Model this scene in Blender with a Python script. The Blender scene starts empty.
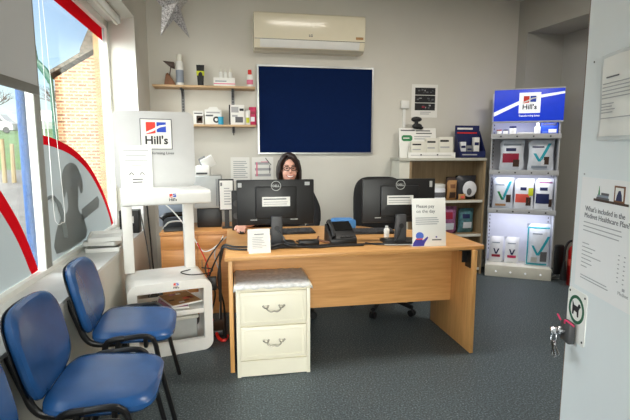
import bpy, bmesh, math, random
from mathutils import Vector, Matrix, Euler
random.seed(7)
PI = math.pi
SC = bpy.context.scene
COL = SC.collection

# ------------------------------------------------------------------ materials
def lin(c):
    c /= 255.0
    return c / 12.92 if c <= 0.04045 else ((c + 0.055) / 1.055) ** 2.4
def rgb(r, g, b): return (lin(r), lin(g), lin(b), 1.0)

def mat(name, col, rough=0.5, metal=0.0, spec=0.5, var=0.06, vscale=14.0, bump=0.0, bscale=60.0, emit=0.0, coat=0.0):
    m = bpy.data.materials.new(name); m.use_nodes = True
    nt = m.node_tree; b = nt.nodes['Principled BSDF']
    b.inputs['Roughness'].default_value = rough
    b.inputs['Metallic'].default_value = metal
    b.inputs['Specular IOR Level'].default_value = spec
    b.inputs['Coat Weight'].default_value = coat
    c = rgb(*col)
    tc = nt.nodes.new('ShaderNodeTexCoord')
    if var > 0:
        n = nt.nodes.new('ShaderNodeTexNoise'); n.inputs['Scale'].default_value = vscale; n.inputs['Detail'].default_value = 4
        nt.links.new(tc.outputs['Object'], n.inputs['Vector'])
        r = nt.nodes.new('ShaderNodeValToRGB')
        r.color_ramp.elements[0].position = 0.3; r.color_ramp.elements[1].position = 0.7
        r.color_ramp.elements[0].color = tuple(x * (1 - var) for x in c[:3]) + (1,)
        r.color_ramp.elements[1].color = tuple(min(1, x * (1 + var)) for x in c[:3]) + (1,)
        nt.links.new(n.outputs['Fac'], r.inputs['Fac'])
        nt.links.new(r.outputs['Color'], b.inputs['Base Color'])
    else:
        b.inputs['Base Color'].default_value = c
    if bump > 0:
        n2 = nt.nodes.new('ShaderNodeTexNoise'); n2.inputs['Scale'].default_value = bscale
        nt.links.new(tc.outputs['Object'], n2.inputs['Vector'])
        bp = nt.nodes.new('ShaderNodeBump'); bp.inputs['Strength'].default_value = bump; bp.inputs['Distance'].default_value = 0.004
        nt.links.new(n2.outputs['Fac'], bp.inputs['Height']); nt.links.new(bp.outputs['Normal'], b.inputs['Normal'])
    if emit > 0:
        b.inputs['Emission Color'].default_value = c; b.inputs['Emission Strength'].default_value = emit
    return m

def wood(name, c1, c2, axis='X', rough=0.4, scale=6.0):
    m = bpy.data.materials.new(name); m.use_nodes = True
    nt = m.node_tree; b = nt.nodes['Principled BSDF']; b.inputs['Roughness'].default_value = rough
    tc = nt.nodes.new('ShaderNodeTexCoord'); mp = nt.nodes.new('ShaderNodeMapping')
    s = {'X': (0.6, 9, 9), 'Y': (9, 0.6, 9), 'Z': (9, 9, 0.6)}[axis]
    mp.inputs['Scale'].default_value = s
    n = nt.nodes.new('ShaderNodeTexNoise'); n.inputs['Scale'].default_value = scale; n.inputs['Detail'].default_value = 6
    r = nt.nodes.new('ShaderNodeValToRGB')
    r.color_ramp.elements[0].position = 0.32; r.color_ramp.elements[1].position = 0.72
    r.color_ramp.elements[0].color = rgb(*c1); r.color_ramp.elements[1].color = rgb(*c2)
    nt.links.new(tc.outputs['Object'], mp.inputs['Vector']); nt.links.new(mp.outputs['Vector'], n.inputs['Vector'])
    nt.links.new(n.outputs['Fac'], r.inputs['Fac']); nt.links.new(r.outputs['Color'], b.inputs['Base Color'])
    return m

def speckle_floor():
    m = bpy.data.materials.new('floor_vinyl'); m.use_nodes = True
    nt = m.node_tree; b = nt.nodes['Principled BSDF']; b.inputs['Roughness'].default_value = 0.5
    b.inputs['Specular IOR Level'].default_value = 0.4
    tc = nt.nodes.new('ShaderNodeTexCoord')
    n = nt.nodes.new('ShaderNodeTexNoise'); n.inputs['Scale'].default_value = 105; n.inputs['Detail'].default_value = 3
    r = nt.nodes.new('ShaderNodeValToRGB')
    e = r.color_ramp.elements
    e[0].position = 0.36; e[0].color = rgb(54, 64, 68); e[1].position = 0.62; e[1].color = rgb(100, 112, 117)
    x = e.new(0.5); x.color = rgb(72, 83, 88)
    x = e.new(0.72); x.color = rgb(142, 154, 158)
    nt.links.new(tc.outputs['Object'], n.inputs['Vector']); nt.links.new(n.outputs['Fac'], r.inputs['Fac'])
    n2 = nt.nodes.new('ShaderNodeTexNoise'); n2.inputs['Scale'].default_value = 1.7; n2.inputs['Detail'].default_value = 3
    nt.links.new(tc.outputs['Object'], n2.inputs['Vector'])
    mx = nt.nodes.new('ShaderNodeMixRGB'); mx.blend_type = 'MULTIPLY'; mx.inputs['Fac'].default_value = 0.25
    nt.links.new(r.outputs['Color'], mx.inputs['Color1']); nt.links.new(n2.outputs['Fac'], mx.inputs['Color2'])
    nt.links.new(mx.outputs['Color'], b.inputs['Base Color'])
    return m

def brick_mat(name, c1, c2, cm, scale, off=0.5, bw=0.225, bh=0.075):
    m = bpy.data.materials.new(name); m.use_nodes = True
    nt = m.node_tree; b = nt.nodes['Principled BSDF']; b.inputs['Roughness'].default_value = 0.9
    tc = nt.nodes.new('ShaderNodeTexCoord'); sp = nt.nodes.new('ShaderNodeSeparateXYZ'); cb = nt.nodes.new('ShaderNodeCombineXYZ')
    ad = nt.nodes.new('ShaderNodeMath'); ad.operation = 'ADD'
    nt.links.new(tc.outputs['Object'], sp.inputs[0])
    nt.links.new(sp.outputs[0], ad.inputs[0]); nt.links.new(sp.outputs[1], ad.inputs[1])
    nt.links.new(ad.outputs[0], cb.inputs[0]); nt.links.new(sp.outputs[2], cb.inputs[1])
    br = nt.nodes.new('ShaderNodeTexBrick'); br.inputs['Scale'].default_value = scale
    br.inputs['Brick Width'].default_value = bw; br.inputs['Row Height'].default_value = bh
    br.inputs['Mortar Size'].default_value = 0.016; br.inputs['Mortar Smooth'].default_value = 0.0; br.inputs['Bias'].default_value = -0.1; br.offset = off
    br.inputs['Color1'].default_value = rgb(*c1); br.inputs['Color2'].default_value = rgb(*c2); br.inputs['Mortar'].default_value = rgb(*cm)
    nt.links.new(cb.outputs[0], br.inputs['Vector']); 
    n = nt.nodes.new('ShaderNodeTexNoise'); n.inputs['Scale'].default_value = 3; nt.links.new(tc.outputs['Object'], n.inputs['Vector'])
    mx = nt.nodes.new('ShaderNodeMixRGB'); mx.blend_type = 'OVERLAY'; mx.inputs['Fac'].default_value = 0.45
    nt.links.new(br.outputs['Color'], mx.inputs['Color1']); nt.links.new(n.outputs['Fac'], mx.inputs['Color2'])
    nt.links.new(mx.outputs['Color'], b.inputs['Base Color'])
    return m

def glass_mat():
    m = bpy.data.materials.new('window_glass'); m.use_nodes = True
    nt = m.node_tree; nt.nodes.clear()
    o = nt.nodes.new('ShaderNodeOutputMaterial'); t = nt.nodes.new('ShaderNodeBsdfTransparent'); t.inputs[0].default_value = (0.96, 0.98, 0.97, 1)
    g = nt.nodes.new('ShaderNodeBsdfGlossy'); g.inputs['Roughness'].default_value = 0.02
    lw = nt.nodes.new('ShaderNodeLayerWeight'); lw.inputs[0].default_value = 0.5
    pw = nt.nodes.new('ShaderNodeMath'); pw.operation = 'POWER'; pw.inputs[1].default_value = 5.0
    f = nt.nodes.new('ShaderNodeMath'); f.operation = 'MULTIPLY_ADD'; f.inputs[1].default_value = 0.5; f.inputs[2].default_value = 0.025
    nt.links.new(lw.outputs['Facing'], pw.inputs[0]); nt.links.new(pw.outputs[0], f.inputs[0])
    mx = nt.nodes.new('ShaderNodeMixShader')
    nt.links.new(f.outputs[0], mx.inputs[0]); nt.links.new(t.outputs[0], mx.inputs[1]); nt.links.new(g.outputs[0], mx.inputs[2]); nt.links.new(mx.outputs[0], o.inputs[0])
    return m

def vinyl_mat(name, col, trans=0.55, clear=0.0):
    m = bpy.data.materials.new(name); m.use_nodes = True
    nt = m.node_tree; nt.nodes.clear()
    o = nt.nodes.new('ShaderNodeOutputMaterial')
    d = nt.nodes.new('ShaderNodeBsdfDiffuse'); d.inputs[0].default_value = rgb(*col)
    t = nt.nodes.new('ShaderNodeBsdfTranslucent'); t.inputs[0].default_value = rgb(*col)
    mx = nt.nodes.new('ShaderNodeMixShader'); mx.inputs[0].default_value = trans
    nt.links.new(d.outputs[0], mx.inputs[1]); nt.links.new(t.outputs[0], mx.inputs[2])
    tr = nt.nodes.new('ShaderNodeBsdfTransparent'); m2 = nt.nodes.new('ShaderNodeMixShader'); m2.inputs[0].default_value = clear
    nt.links.new(mx.outputs[0], m2.inputs[1]); nt.links.new(tr.outputs[0], m2.inputs[2]); nt.links.new(m2.outputs[0], o.inputs[0])
    return m

M = {}
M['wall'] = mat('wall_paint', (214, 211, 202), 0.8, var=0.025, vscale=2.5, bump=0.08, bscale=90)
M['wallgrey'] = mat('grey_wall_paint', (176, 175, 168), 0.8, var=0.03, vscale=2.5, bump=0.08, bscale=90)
M['ceil'] = mat('ceiling_paint', (222, 220, 212), 0.85, var=0.02, vscale=3)
M['floor'] = speckle_floor()
M['white'] = mat('white_gloss', (232, 232, 228), 0.35, var=0.02)
M['offwhite'] = mat('off_white', (222, 220, 208), 0.5, var=0.03)
M['standshade'] = mat('white_panel_shaded', (192, 192, 191), 0.4, var=0.02)  # the stand's white plastic, darkened to paint in the head panel's dimmer light
M['sill'] = mat('sill_paint', (214, 215, 212), 0.45, var=0.06, vscale=6)
M['frame'] = mat('window_frame_white', (236, 236, 230), 0.4, var=0.03)
M['frameshade'] = mat('window_frame_shaded', (128, 128, 120), 0.5, var=0.06)  # white frame with shade in its colour, for the mullion's room side
M['glass'] = glass_mat()
M['frost'] = vinyl_mat('frosted_vinyl', (186, 191, 191), 0.35, 0.08)
M['frostdark'] = vinyl_mat('grey_vinyl', (158, 163, 162), 0.3, 0.1)
M['redvinyl'] = vinyl_mat('red_vinyl', (212, 30, 44), 0.3, 0.0)
M['blind'] = vinyl_mat('blind_fabric', (190, 191, 190), 0.12)
M['darkbar'] = mat('dark_bar', (92, 90, 82), 0.5)
M['desk'] = wood('desk_beech', (196, 142, 82), (218, 164, 104), 'X', 0.38)
M['deskv'] = wood('desk_beech_upright', (202, 150, 88), (224, 172, 110), 'Z', 0.4)
M['deskedge'] = wood('desk_edge', (176, 130, 80), (196, 150, 98), 'X', 0.4)
M['cab'] = wood('orange_cabinet_wood', (198, 134, 74), (220, 158, 96), 'X', 0.4)
M['shelfwood'] = wood('shelf_wood', (190, 156, 116), (214, 182, 142), 'X', 0.5)
M['case'] = wood('bookcase_wood', (146, 124, 94), (168, 145, 112), 'Z', 0.55)
M['casetop'] = mat('bookcase_top', (186, 184, 172), 0.5)
M['accream'] = mat('cream_gloss', (238, 230, 206), 0.14, var=0.01)
M['cream'] = mat('cream_paint', (238, 232, 212), 0.42, var=0.03, vscale=5)
M['cloth'] = mat('lace_cloth', (206, 205, 203), 0.9, var=0.16, vscale=38, spec=0.2, bump=0.25, bscale=70)
M['brass'] = mat('aged_silver', (170, 164, 150), 0.35, metal=0.9)
M['black'] = mat('black_plastic', (13, 13, 15), 0.45, var=0.1)
M['blackgloss'] = mat('black_gloss', (14, 14, 16), 0.2)
M['blackfab'] = mat('black_fabric', (13, 13, 15), 0.85, var=0.2, vscale=80, bump=0.3, bscale=300)
M['blackmetal'] = mat('black_metal', (20, 20, 22), 0.3, metal=0.2)
M['darkgrey'] = mat('dark_grey', (62, 62, 64), 0.5)
M['grey'] = mat('mid_grey', (130, 132, 134), 0.5)
M['lightgrey'] = mat('light_grey', (178, 180, 178), 0.5)
M['bluegrey'] = mat('blue_grey', (140, 150, 164), 0.55)
M['chrome'] = mat('chrome', (205, 205, 208), 0.2, metal=1.0)
M['blue'] = mat('blue_vinyl', (32, 78, 132), 0.26, var=0.14, vscale=7, bump=0.12, bscale=30)
M['navy'] = mat('navy_baize', (12, 31, 72), 0.95, spec=0.1, var=0.06, vscale=40)
M['alu'] = mat('aluminium', (180, 182, 182), 0.35, metal=0.8)
M['paper'] = mat('paper', (236, 235, 230), 0.7, var=0.015)
M['ink'] = mat('black_ink', (28, 28, 32), 0.7, var=0)
M['poster'] = mat('poster_card', (240, 240, 240), 0.55, var=0.01)
M['greyink'] = mat('grey_ink', (172, 172, 174), 0.7, var=0)
M['midink'] = mat('mid_ink', (96, 96, 100), 0.7, var=0)
M['red'] = mat('red_print', (214, 38, 30), 0.5, var=0.04)
M['redmetal'] = mat('red_enamel', (164, 20, 18), 0.3)
M['hblue'] = mat('royal_blue_print', (28, 70, 190), 0.5, var=0.04)
M['hred'] = mat('brand_red', (220, 52, 34), 0.5, var=0)
M['headerblue'] = mat('backlit_blue', (24, 62, 214), 0.4, var=0.05, emit=0.22)
M['headerwhite'] = mat('backlit_white', (240, 244, 250), 0.4, var=0, emit=0.3)
M['standpanel'] = mat('stand_panel', (226, 228, 240), 0.5, var=0.02)
M['standgrey'] = mat('stand_grey', (176, 178, 182), 0.45, var=0.05)
M['tealp'] = mat('teal_print', (30, 160, 180), 0.5)
M['magenta'] = mat('magenta_print', (196, 44, 92), 0.5)
M['berry'] = mat('berry_print', (150, 24, 56), 0.5)
M['coral'] = mat('coral_print', (226, 90, 76), 0.5)
M['navyp'] = mat('navy_print', (24, 34, 84), 0.5)
M['yellow'] = mat('yellow_green_print', (196, 204, 42), 0.5)
M['cyanp'] = mat('cyan_print', (38, 160, 196), 0.45)
M['pink'] = mat('pink_print', (226, 120, 150), 0.5)
M['green'] = mat('green_print', (30, 128, 74), 0.5)
M['dgreen'] = mat('dark_green_print', (10, 92, 64), 0.5)
M['brown'] = mat('brown', (124, 80, 50), 0.6, var=0.2)
M['dbrown'] = mat('dark_brown', (66, 46, 36), 0.6, var=0.2)
M['tan'] = mat('tan_print', (176, 132, 84), 0.6, var=0.2)
M['bag'] = mat('silver_bag', (214, 220, 230), 0.35, var=0.08, vscale=18, bump=0.25, bscale=14)
M['bagw'] = mat('white_bag', (228, 230, 236), 0.4, var=0.05, vscale=18, bump=0.25, bscale=14)
M['bagpurple'] = mat('purple_bag', (150, 92, 132), 0.4, var=0.4, vscale=30, bump=0.25, bscale=14)
M['bagteal'] = mat('teal_bag', (72, 118, 128), 0.4, var=0.4, vscale=30, bump=0.25, bscale=14)
M['bagdark'] = mat('dark_bag', (34, 36, 44), 0.4, var=0.3, vscale=30, bump=0.25, bscale=14)
M['glitter'] = mat('silver_glitter', (176, 176, 178), 0.35, metal=0.5, var=0.75, vscale=95, bump=0.9, bscale=160)
M['skin'] = mat('skin', (222, 168, 148), 0.5, var=0.05)
M['hair'] = mat('dark_brown_hair', (34, 22, 20), 0.45, var=0.35, vscale=40)
M['jumper'] = mat('black_top', (20, 21, 25), 0.85, var=0.15, vscale=60)
M['lips'] = mat('lips', (178, 104, 98), 0.5)
M['eyew'] = mat('eye', (60, 44, 38), 0.3)
M['doorp'] = mat('door_paint', (230, 236, 238), 0.4, var=0.015, vscale=3)
M['lip'] = mat('door_lipping', (112, 92, 78), 0.6)
M['plastic'] = mat('clear_sleeve', (214, 218, 218), 0.2, var=0.02)
M['lightblue'] = mat('pale_blue_board', (70, 130, 190), 0.5)
M['paleblue'] = mat('print_blue', (74, 108, 206), 0.5)
M['purple'] = mat('print_indigo', (58, 52, 150), 0.5)
M['lamp'] = mat('lamp_diffuser', (255, 246, 230), 0.5, var=0, emit=3.0)
M['brick'] = brick_mat('house_brick', (104, 58, 36), (172, 118, 80), (176, 150, 118), 1.0, bh=0.085)
M['quoin'] = brick_mat('stone_blocks', (142, 112, 78), (158, 130, 94), (128, 106, 82), 1.0, bw=0.5, bh=0.24)
M['rooftile'] = brick_mat('roof_tiles', (84, 76, 66), (104, 94, 82), (58, 54, 48), 1.0, bw=0.18, bh=0.12)
M['drain'] = mat('green_pipe', (10, 72, 54), 0.4)
M['bluepost'] = mat('blue_post_paint', (36, 74, 126), 0.55, var=0.3, vscale=60)
M['asphalt'] = mat('asphalt', (98, 95, 92), 0.9, var=0.12, vscale=1.2)
M['grass'] = mat('grass', (66, 92, 38), 0.95, var=0.3, vscale=0.8)
M['twig'] = mat('bare_twigs', (84, 66, 56), 0.9)
M['postwood'] = mat('pale_timber', (128, 116, 88), 0.9)
M['vanwhite'] = mat('van_white', (170, 170, 170), 0.4)
M['darkglass'] = mat('dark_glass', (40, 46, 52), 0.1)

# ------------------------------------------------------------------ mesh builder
class MB:
    def __init__(s): s.bm = bmesh.new(); s.n = 0; s.mats = []
    def _mi(s, m):
        if m is None: m = s.mats[0] if s.mats else 'white'
        if m not in s.mats: s.mats.append(m)
        i = s.mats.index(m); s.bm.faces.ensure_lookup_table()
        for f in s.bm.faces[s.n:]: f.material_index = i
        s.n = len(s.bm.faces)
        return s
    def _bev(s, geo, bev, seg=2):
        if bev > 0:
            es = list({e for v in geo for e in v.link_edges})
            bmesh.ops.bevel(s.bm, geom=es, offset=bev, segments=seg, affect='EDGES', profile=0.5)
    def box(s, x0, x1, y0, y1, z0, z1, m=None, bev=0.0, mx=None):
        vs = [s.bm.verts.new((x, y, z)) for x in (x0, x1) for y in (y0, y1) for z in (z0, z1)]
        for f in ((0,1,3,2),(4,6,7,5),(0,4,5,1),(2,3,7,6),(0,2,6,4),(1,5,7,3)):
            s.bm.faces.new([vs[i] for i in f])
        if mx is not None: bmesh.ops.transform(s.bm, matrix=mx, verts=vs)
        s._reorder(vs, bev)
        return s._mi(m)
    def _reorder(s, vs, bev):
        if bev > 0:
            # bevel new geometry in a fresh bmesh so face order stays append-only
            tmp = bmesh.new(); mp = {}
            for v in vs: mp[v] = tmp.verts.new(v.co)
            fs = {f for v in vs for f in v.link_faces}
            for f in fs: tmp.faces.new([mp[v] for v in f.verts])
            bmesh.ops.delete(s.bm, geom=vs, context='VERTS')
            bmesh.ops.bevel(tmp, geom=list(tmp.edges), offset=bev, segments=2, affect='EDGES', profile=0.5)
            s.add(tmp); tmp.free()
    def add(s, bm2, mx=None):
        mp = {}
        for v in bm2.verts: mp[v] = s.bm.verts.new(mx @ v.co if mx is not None else v.co)
        for f in bm2.faces:
            try: s.bm.faces.new([mp[v] for v in f.verts])
            except ValueError: pass
    def prism(s, pts, axis, a0, a1, m=None, bev=0.0):
        def P(u, v, a): return {'x': (a, u, v), 'y': (u, a, v), 'z': (u, v, a)}[axis]
        A = [s.bm.verts.new(P(u, v, a0)) for u, v in pts]; B = [s.bm.verts.new(P(u, v, a1)) for u, v in pts]
        n = len(pts)
        s.bm.faces.new(A); s.bm.faces.new(B[::-1])
        for i in range(n): s.bm.faces.new([A[i], B[i], B[(i+1) % n], A[(i+1) % n]])
        s._reorder(A + B, bev)
        return s._mi(m)
    def ring(s, outer, inner, axis, a0, a1, m=None):
        """closed band between two outlines with the same number of points"""
        def P(u, v, a): return {'x': (a, u, v), 'y': (u, a, v), 'z': (u, v, a)}[axis]
        L = [[s.bm.verts.new(P(u, v, a)) for u, v in q] for q, a in ((outer, a0), (outer, a1), (inner, a1), (inner, a0))]
        n = len(outer)
        for k in range(4):
            A, B = L[k], L[(k+1) % 4]
            for i in range(n): s.bm.faces.new([A[i], A[(i+1) % n], B[(i+1) % n], B[i]])
        return s._mi(m)
    def tube(s, pts, r, n=8, m=None, closed=False, flat=1.0):
        pts = [Vector(p) for p in pts]; k = len(pts)
        rr = r if isinstance(r, (list, tuple)) else [r] * k
        tan = []
        for i in range(k):
            a = pts[(i-1) % k] if (closed or i > 0) else pts[i]; b = pts[(i+1) % k] if (closed or i < k-1) else pts[i]
            tan.append((b - a).normalized())
        ref = Vector((0, 0, 1)) if abs(tan[0].z) < 0.9 else Vector((1, 0, 0))
        u = tan[0].cross(ref).normalized(); rings = []
        for i in range(k):
            u = (u - tan[i] * u.dot(tan[i]))
            if u.length < 1e-6: u = tan[i].orthogonal()
            u.normalize(); w = tan[i].cross(u)
            rings.append([s.bm.verts.new(pts[i] + (u * math.cos(2*PI*j/n) + w * math.sin(2*PI*j/n) * flat) * rr[i]) for j in range(n)])
        for i in range(k if closed else k-1):
            A, B = rings[i], rings[(i+1) % k]
            for j in range(n): s.bm.faces.new([A[j], A[(j+1) % n], B[(j+1) % n], B[j]])
        if not closed:
            s.bm.faces.new(rings[0][::-1]); s.bm.faces.new(rings[-1])
        return s._mi(m)
    def cyl(s, p0, p1, r0, r1=None, n=20, m=None):
        return s.tube([p0, p1], [r0, r0 if r1 is None else r1], n, m)
    def lathe(s, prof, c=(0, 0, 0), n=24, m=None, sx=1.0, sy=1.0):
        rings = []
        for r, z in prof:
            if r < 1e-6: rings.append([s.bm.verts.new((c[0], c[1], c[2]+z))])
            else: rings.append([s.bm.verts.new((c[0] + r*sx*math.cos(2*PI*j/n), c[1] + r*sy*math.sin(2*PI*j/n), c[2]+z)) for j in range(n)])
        for A, B in zip(rings, rings[1:]):
            if len(A) == 1 and len(B) == 1: continue
            for j in range(n):
                if len(A) == 1: s.bm.faces.new([A[0], B[(j+1) % n], B[j]])
                elif len(B) == 1: s.bm.faces.new([A[j], A[(j+1) % n], B[0]])
                else: s.bm.faces.new([A[j], A[(j+1) % n], B[(j+1) % n], B[j]])
        if len(rings[0]) > 1: s.bm.faces.new(rings[0][::-1])
        if len(rings[-1]) > 1: s.bm.faces.new(rings[-1])
        return s._mi(m)
    def ball(s, c, r, n=16, m=None, mx=None):
        if not isinstance(r, (tuple, list)): r = (r, r, r)
        t = bmesh.new(); bmesh.ops.create_uvsphere(t, u_segments=n, v_segments=max(6, n*2//3), radius=1.0)
        X = Matrix.Translation(c) @ (mx.to_4x4() if mx is not None else Matrix.Identity(4)) @ Matrix.Diagonal((r[0], r[1], r[2], 1))
        s.add(t, X); t.free()
        return s._mi(m)
    def quad(s, pts, m=None):
        s.bm.faces.new([s.bm.verts.new(p) for p in pts]); return s._mi(m)
    def grid(s, nu, nv, f, m=None, closed_u=False):
        V = [[s.bm.verts.new(f(i, j)) for j in range(nv)] for i in range(nu)]
        for i in range(nu if closed_u else nu-1):
            for j in range(nv-1):
                s.bm.faces.new([V[i][j], V[(i+1) % nu][j], V[(i+1) % nu][j+1], V[i][j+1]])
        return s._mi(m)
    def text(s, string, size, x, z, y=0.0, align='LEFT', m=None, depth=0.0004, bold=0.0, sx=1.0, rot=0.0):
        cu = bpy.data.curves.new('t', 'FONT'); cu.body = string; cu.size = size; cu.align_x = align
        cu.extrude = depth; cu.resolution_u = 2; cu.offset = bold; cu.space_line = 1.0
        o = bpy.data.objects.new('t', cu); COL.objects.link(o)
        dg = bpy.context.evaluated_depsgraph_get()
        me = bpy.data.meshes.new_from_object(o.evaluated_get(dg))
        t = bmesh.new(); t.from_mesh(me)
        X = Matrix.Translation((x, y, z)) @ Matrix.Rotation(-rot, 4, 'Y') @ Matrix(((sx,0,0,0),(0,0,-1,0),(0,1,0,0),(0,0,0,1)))
        s.add(t, X); t.free()
        bpy.data.objects.remove(o); bpy.data.curves.remove(cu); bpy.data.meshes.remove(me)
        return s._mi(m)
    def lines(s, x0, x1, z0, z1, n, y=0.0, m='greyink', h=None, jag=0.35):
        """n bars standing for lines of print too small to read"""
        st = (z0 - z1) / max(1, n); h = h or st * 0.42
        for i in range(n):
            e = x1 - (x1 - x0) * jag * random.random()
            z = z0 - st * (i + .5)
            s.box(x0, e, y - .0008, y, z - h/2, z + h/2, m)
        return s
    def build(s, name, m, parent=None, smooth=True, ang=0.62, loc=None, mx=None):
        if m in s.mats: pass
        if mx is not None: bmesh.ops.transform(s.bm, matrix=mx, verts=s.bm.verts)
        bmesh.ops.recalc_face_normals(s.bm, faces=s.bm.faces)
        if smooth:
            for f in s.bm.faces: f.smooth = True
            for e in s.bm.edges:
                if len(e.link_faces) == 2 and e.calc_face_angle(0) > ang: e.smooth = False
        me = bpy.data.meshes.new(name); s.bm.to_mesh(me); s.bm.free()
        names = s.mats or [m]
        for k in names: me.materials.append(M[k if k != 'white' or 'white' in M else m])
        o = bpy.data.objects.new(name, me); COL.objects.link(o)
        if parent is not None: o.parent = parent
        if loc is not None: o.location = loc
        return o

def mb(m):
    b = MB(); b.mats = [m]; b.base = m
    return b

def rrect(x0, x1, z0, z1, r, n=5):
    out = []
    for cx, cz, a0 in ((x1-r, z1-r, 0), (x0+r, z1-r, 90), (x0+r, z0+r, 180), (x1-r, z0+r, 270)):
        for i in range(n+1):
            a = math.radians(a0 + 90*i/n); out.append((cx + r*math.cos(a), cz + r*math.sin(a)))
    return out
def catmull(P, k=6, closed=False):
    P = [Vector(p) for p in P]; out = []; n = len(P)
    for i in range(n if closed else n-1):
        g = (lambda j: P[j % n]) if closed else (lambda j: P[max(0, min(n-1, j))])
        a, b, c, d = g(i-1), g(i), g(i+1), g(i+2)
        for t in range(k):
            t /= k
            out.append(0.5*((2*b) + (c-a)*t + (2*a-5*b+4*c-d)*t*t + (3*b-a-3*c+d)*t**3))
    if not closed: out.append(P[-1])
    return out

def thing(name, label, cat, loc=(0, 0, 0), rz=0.0, group=None):
    o = bpy.data.objects.new(name, None); COL.objects.link(o); o.empty_display_size = 0.05
    o.location = loc; o.rotation_euler = (0, 0, rz)
    o['label'] = label; o['category'] = cat
    if group: o['group'] = group
    return o
def tag(o, label, cat, group=None):
    o['label'] = label; o['category'] = cat
    if group: o['group'] = group
    return o
def struct(o): o['kind'] = 'structure'; return o
def copy_tree(o, parent=None):
    c = o.copy(); COL.objects.link(c)
    if parent is not None: c.parent = parent
    for ch in o.children: copy_tree(ch, c)
    return c
def place(o, loc, rz=0.0): o.location = loc; o.rotation_euler = (0, 0, rz); return o
D = math.radians

# ------------------------------------------------------------------ camera
cam = bpy.data.cameras.new('camera'); co = bpy.data.objects.new('camera', cam); COL.objects.link(co)
cam.sensor_width = 36; cam.lens = 36*455/630; cam.clip_start = 0.02; cam.clip_end = 400
co.location = (0, 0, 1.40); co.rotation_euler = (D(90-7.5), 0, D(-10))
SC.camera = co

# ------------------------------------------------------------------ room shell
WX, WY, CH = -0.83, 4.95, 3.07          # window wall plane, back wall plane, ceiling height
b = mb('floor'); b.box(-1.15, 4.6, -1.5, 5.1, -0.10, 0.0); struct(b.build('floor', 'floor'))
b = mb('ceil'); b.box(-1.15, 4.6, -1.5, 5.1, CH, CH+0.12); struct(b.build('ceiling', 'ceil'))
b = mb('wall'); b.box(-1.15, 4.6, WY, WY+0.15, 0, CH); struct(b.build('wall_back', 'wall'))
b = mb('wall')
b.box(-1.15, WX, -1.5, WY, 0, 0.655); b.box(-1.15, WX, -1.5, WY, 2.545, CH)
b.prism([(WX, 4.34), (-1.10, 4.56), (-1.15, 4.56), (-1.15, WY), (WX, WY)], 'z', 0.655, 2.545); b.box(-1.15, WX, -1.5, 0.25, 0.655, 2.545)
struct(b.build('wall_left', 'wall', smooth=False))
# side wall with the alcove: pier, lintel, recess
dx, dy = 0.153, -0.988
cx, cy = 3.238, 4.95
def rw(t, off=0.0): return (cx + dx*t + off*0.988, cy + dy*t + off*0.153)
ar = rw(0.145); e1 = rw(2.4); e2 = rw(4.4)
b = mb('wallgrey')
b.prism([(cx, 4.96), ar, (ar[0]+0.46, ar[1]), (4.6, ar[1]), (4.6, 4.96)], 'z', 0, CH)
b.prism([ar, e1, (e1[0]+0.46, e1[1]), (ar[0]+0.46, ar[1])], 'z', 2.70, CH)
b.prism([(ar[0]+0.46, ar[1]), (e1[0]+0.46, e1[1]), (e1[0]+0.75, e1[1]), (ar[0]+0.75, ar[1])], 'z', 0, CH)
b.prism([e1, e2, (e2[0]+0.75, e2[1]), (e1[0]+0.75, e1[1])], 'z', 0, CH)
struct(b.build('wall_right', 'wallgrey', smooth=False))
b = mb('wall'); b.box(0.93, 4.6, 0.40, 0.52, 0, CH); b.box(0.93, 1.05, -1.5, 0.40, 0, CH); b.box(-1.15, -0.78, -1.62, -1.5, 0, CH); b.box(0.84, 1.05, -1.62, -1.5, 0, CH); b.box(-0.78, 0.84, -1.62, -1.5, 2.4, CH)
struct(b.build('wall_front', 'wall', smooth=False))
b = mb('white'); b.box(-0.82, 3.20, 4.935, 4.95, 0, 0.10, bev=0.003); struct(b.build('baseboard_back', 'white'))
b = mb('white')
b.box(ar[0]+0.01, ar[0]+0.46, ar[1]-0.016, ar[1], 0, 0.10, bev=0.003)
struct(b.build('baseboard_right', 'white'))

# ------------------------------------------------------------------ shop window
win = bpy.data.objects.new('window_1', None); COL.objects.link(win); struct(win)
FX0, FX1 = -1.17, -1.10
b = mb('frame')
b.box(FX0, FX1, 0.25, 4.56, 0.655, 0.705, bev=0.004); b.box(FX0, FX1, 0.25, 4.56, 2.48, 2.545, bev=0.004)
b.box(FX0, FX1, 0.25, 0.30, 0.705, 2.48); 
struct(b.build('window_frame', 'frame', win))
b = mb('frame'); b.box(FX0, FX1-.02, 4.50, 4.54, 0.705, 2.48, 'lightgrey'); b.box(FX1-.02, FX1, 4.50, 4.555, 0.705, 2.48, 'frame'); struct(b.build('window_frame', 'frame', win))
b = mb('frame'); b.box(-1.146, FX1-0.006, 2.85, 2.93, 0.705, 2.48); b.box(FX1-0.006, FX1, 2.85, 2.93, 0.705, 2.48, 'frameshade')
struct(b.build('window_mullion', 'frame', win))
for y0, y1 in ((0.30, 2.85), (2.93, 4.50)):
    b = mb('glass'); b.box(-1.142, -1.138, y0, y1, 0.705, 2.48); struct(b.build('window_pane', 'glass', win))
b = mb('sill'); b.prism([(-1.10, 0.25), (-0.832, 0.25), (-0.832, 4.335), (-1.10, 4.55)], 'z', 0.655, 0.675); struct(b.build('window_sill', 'sill', win))
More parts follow.
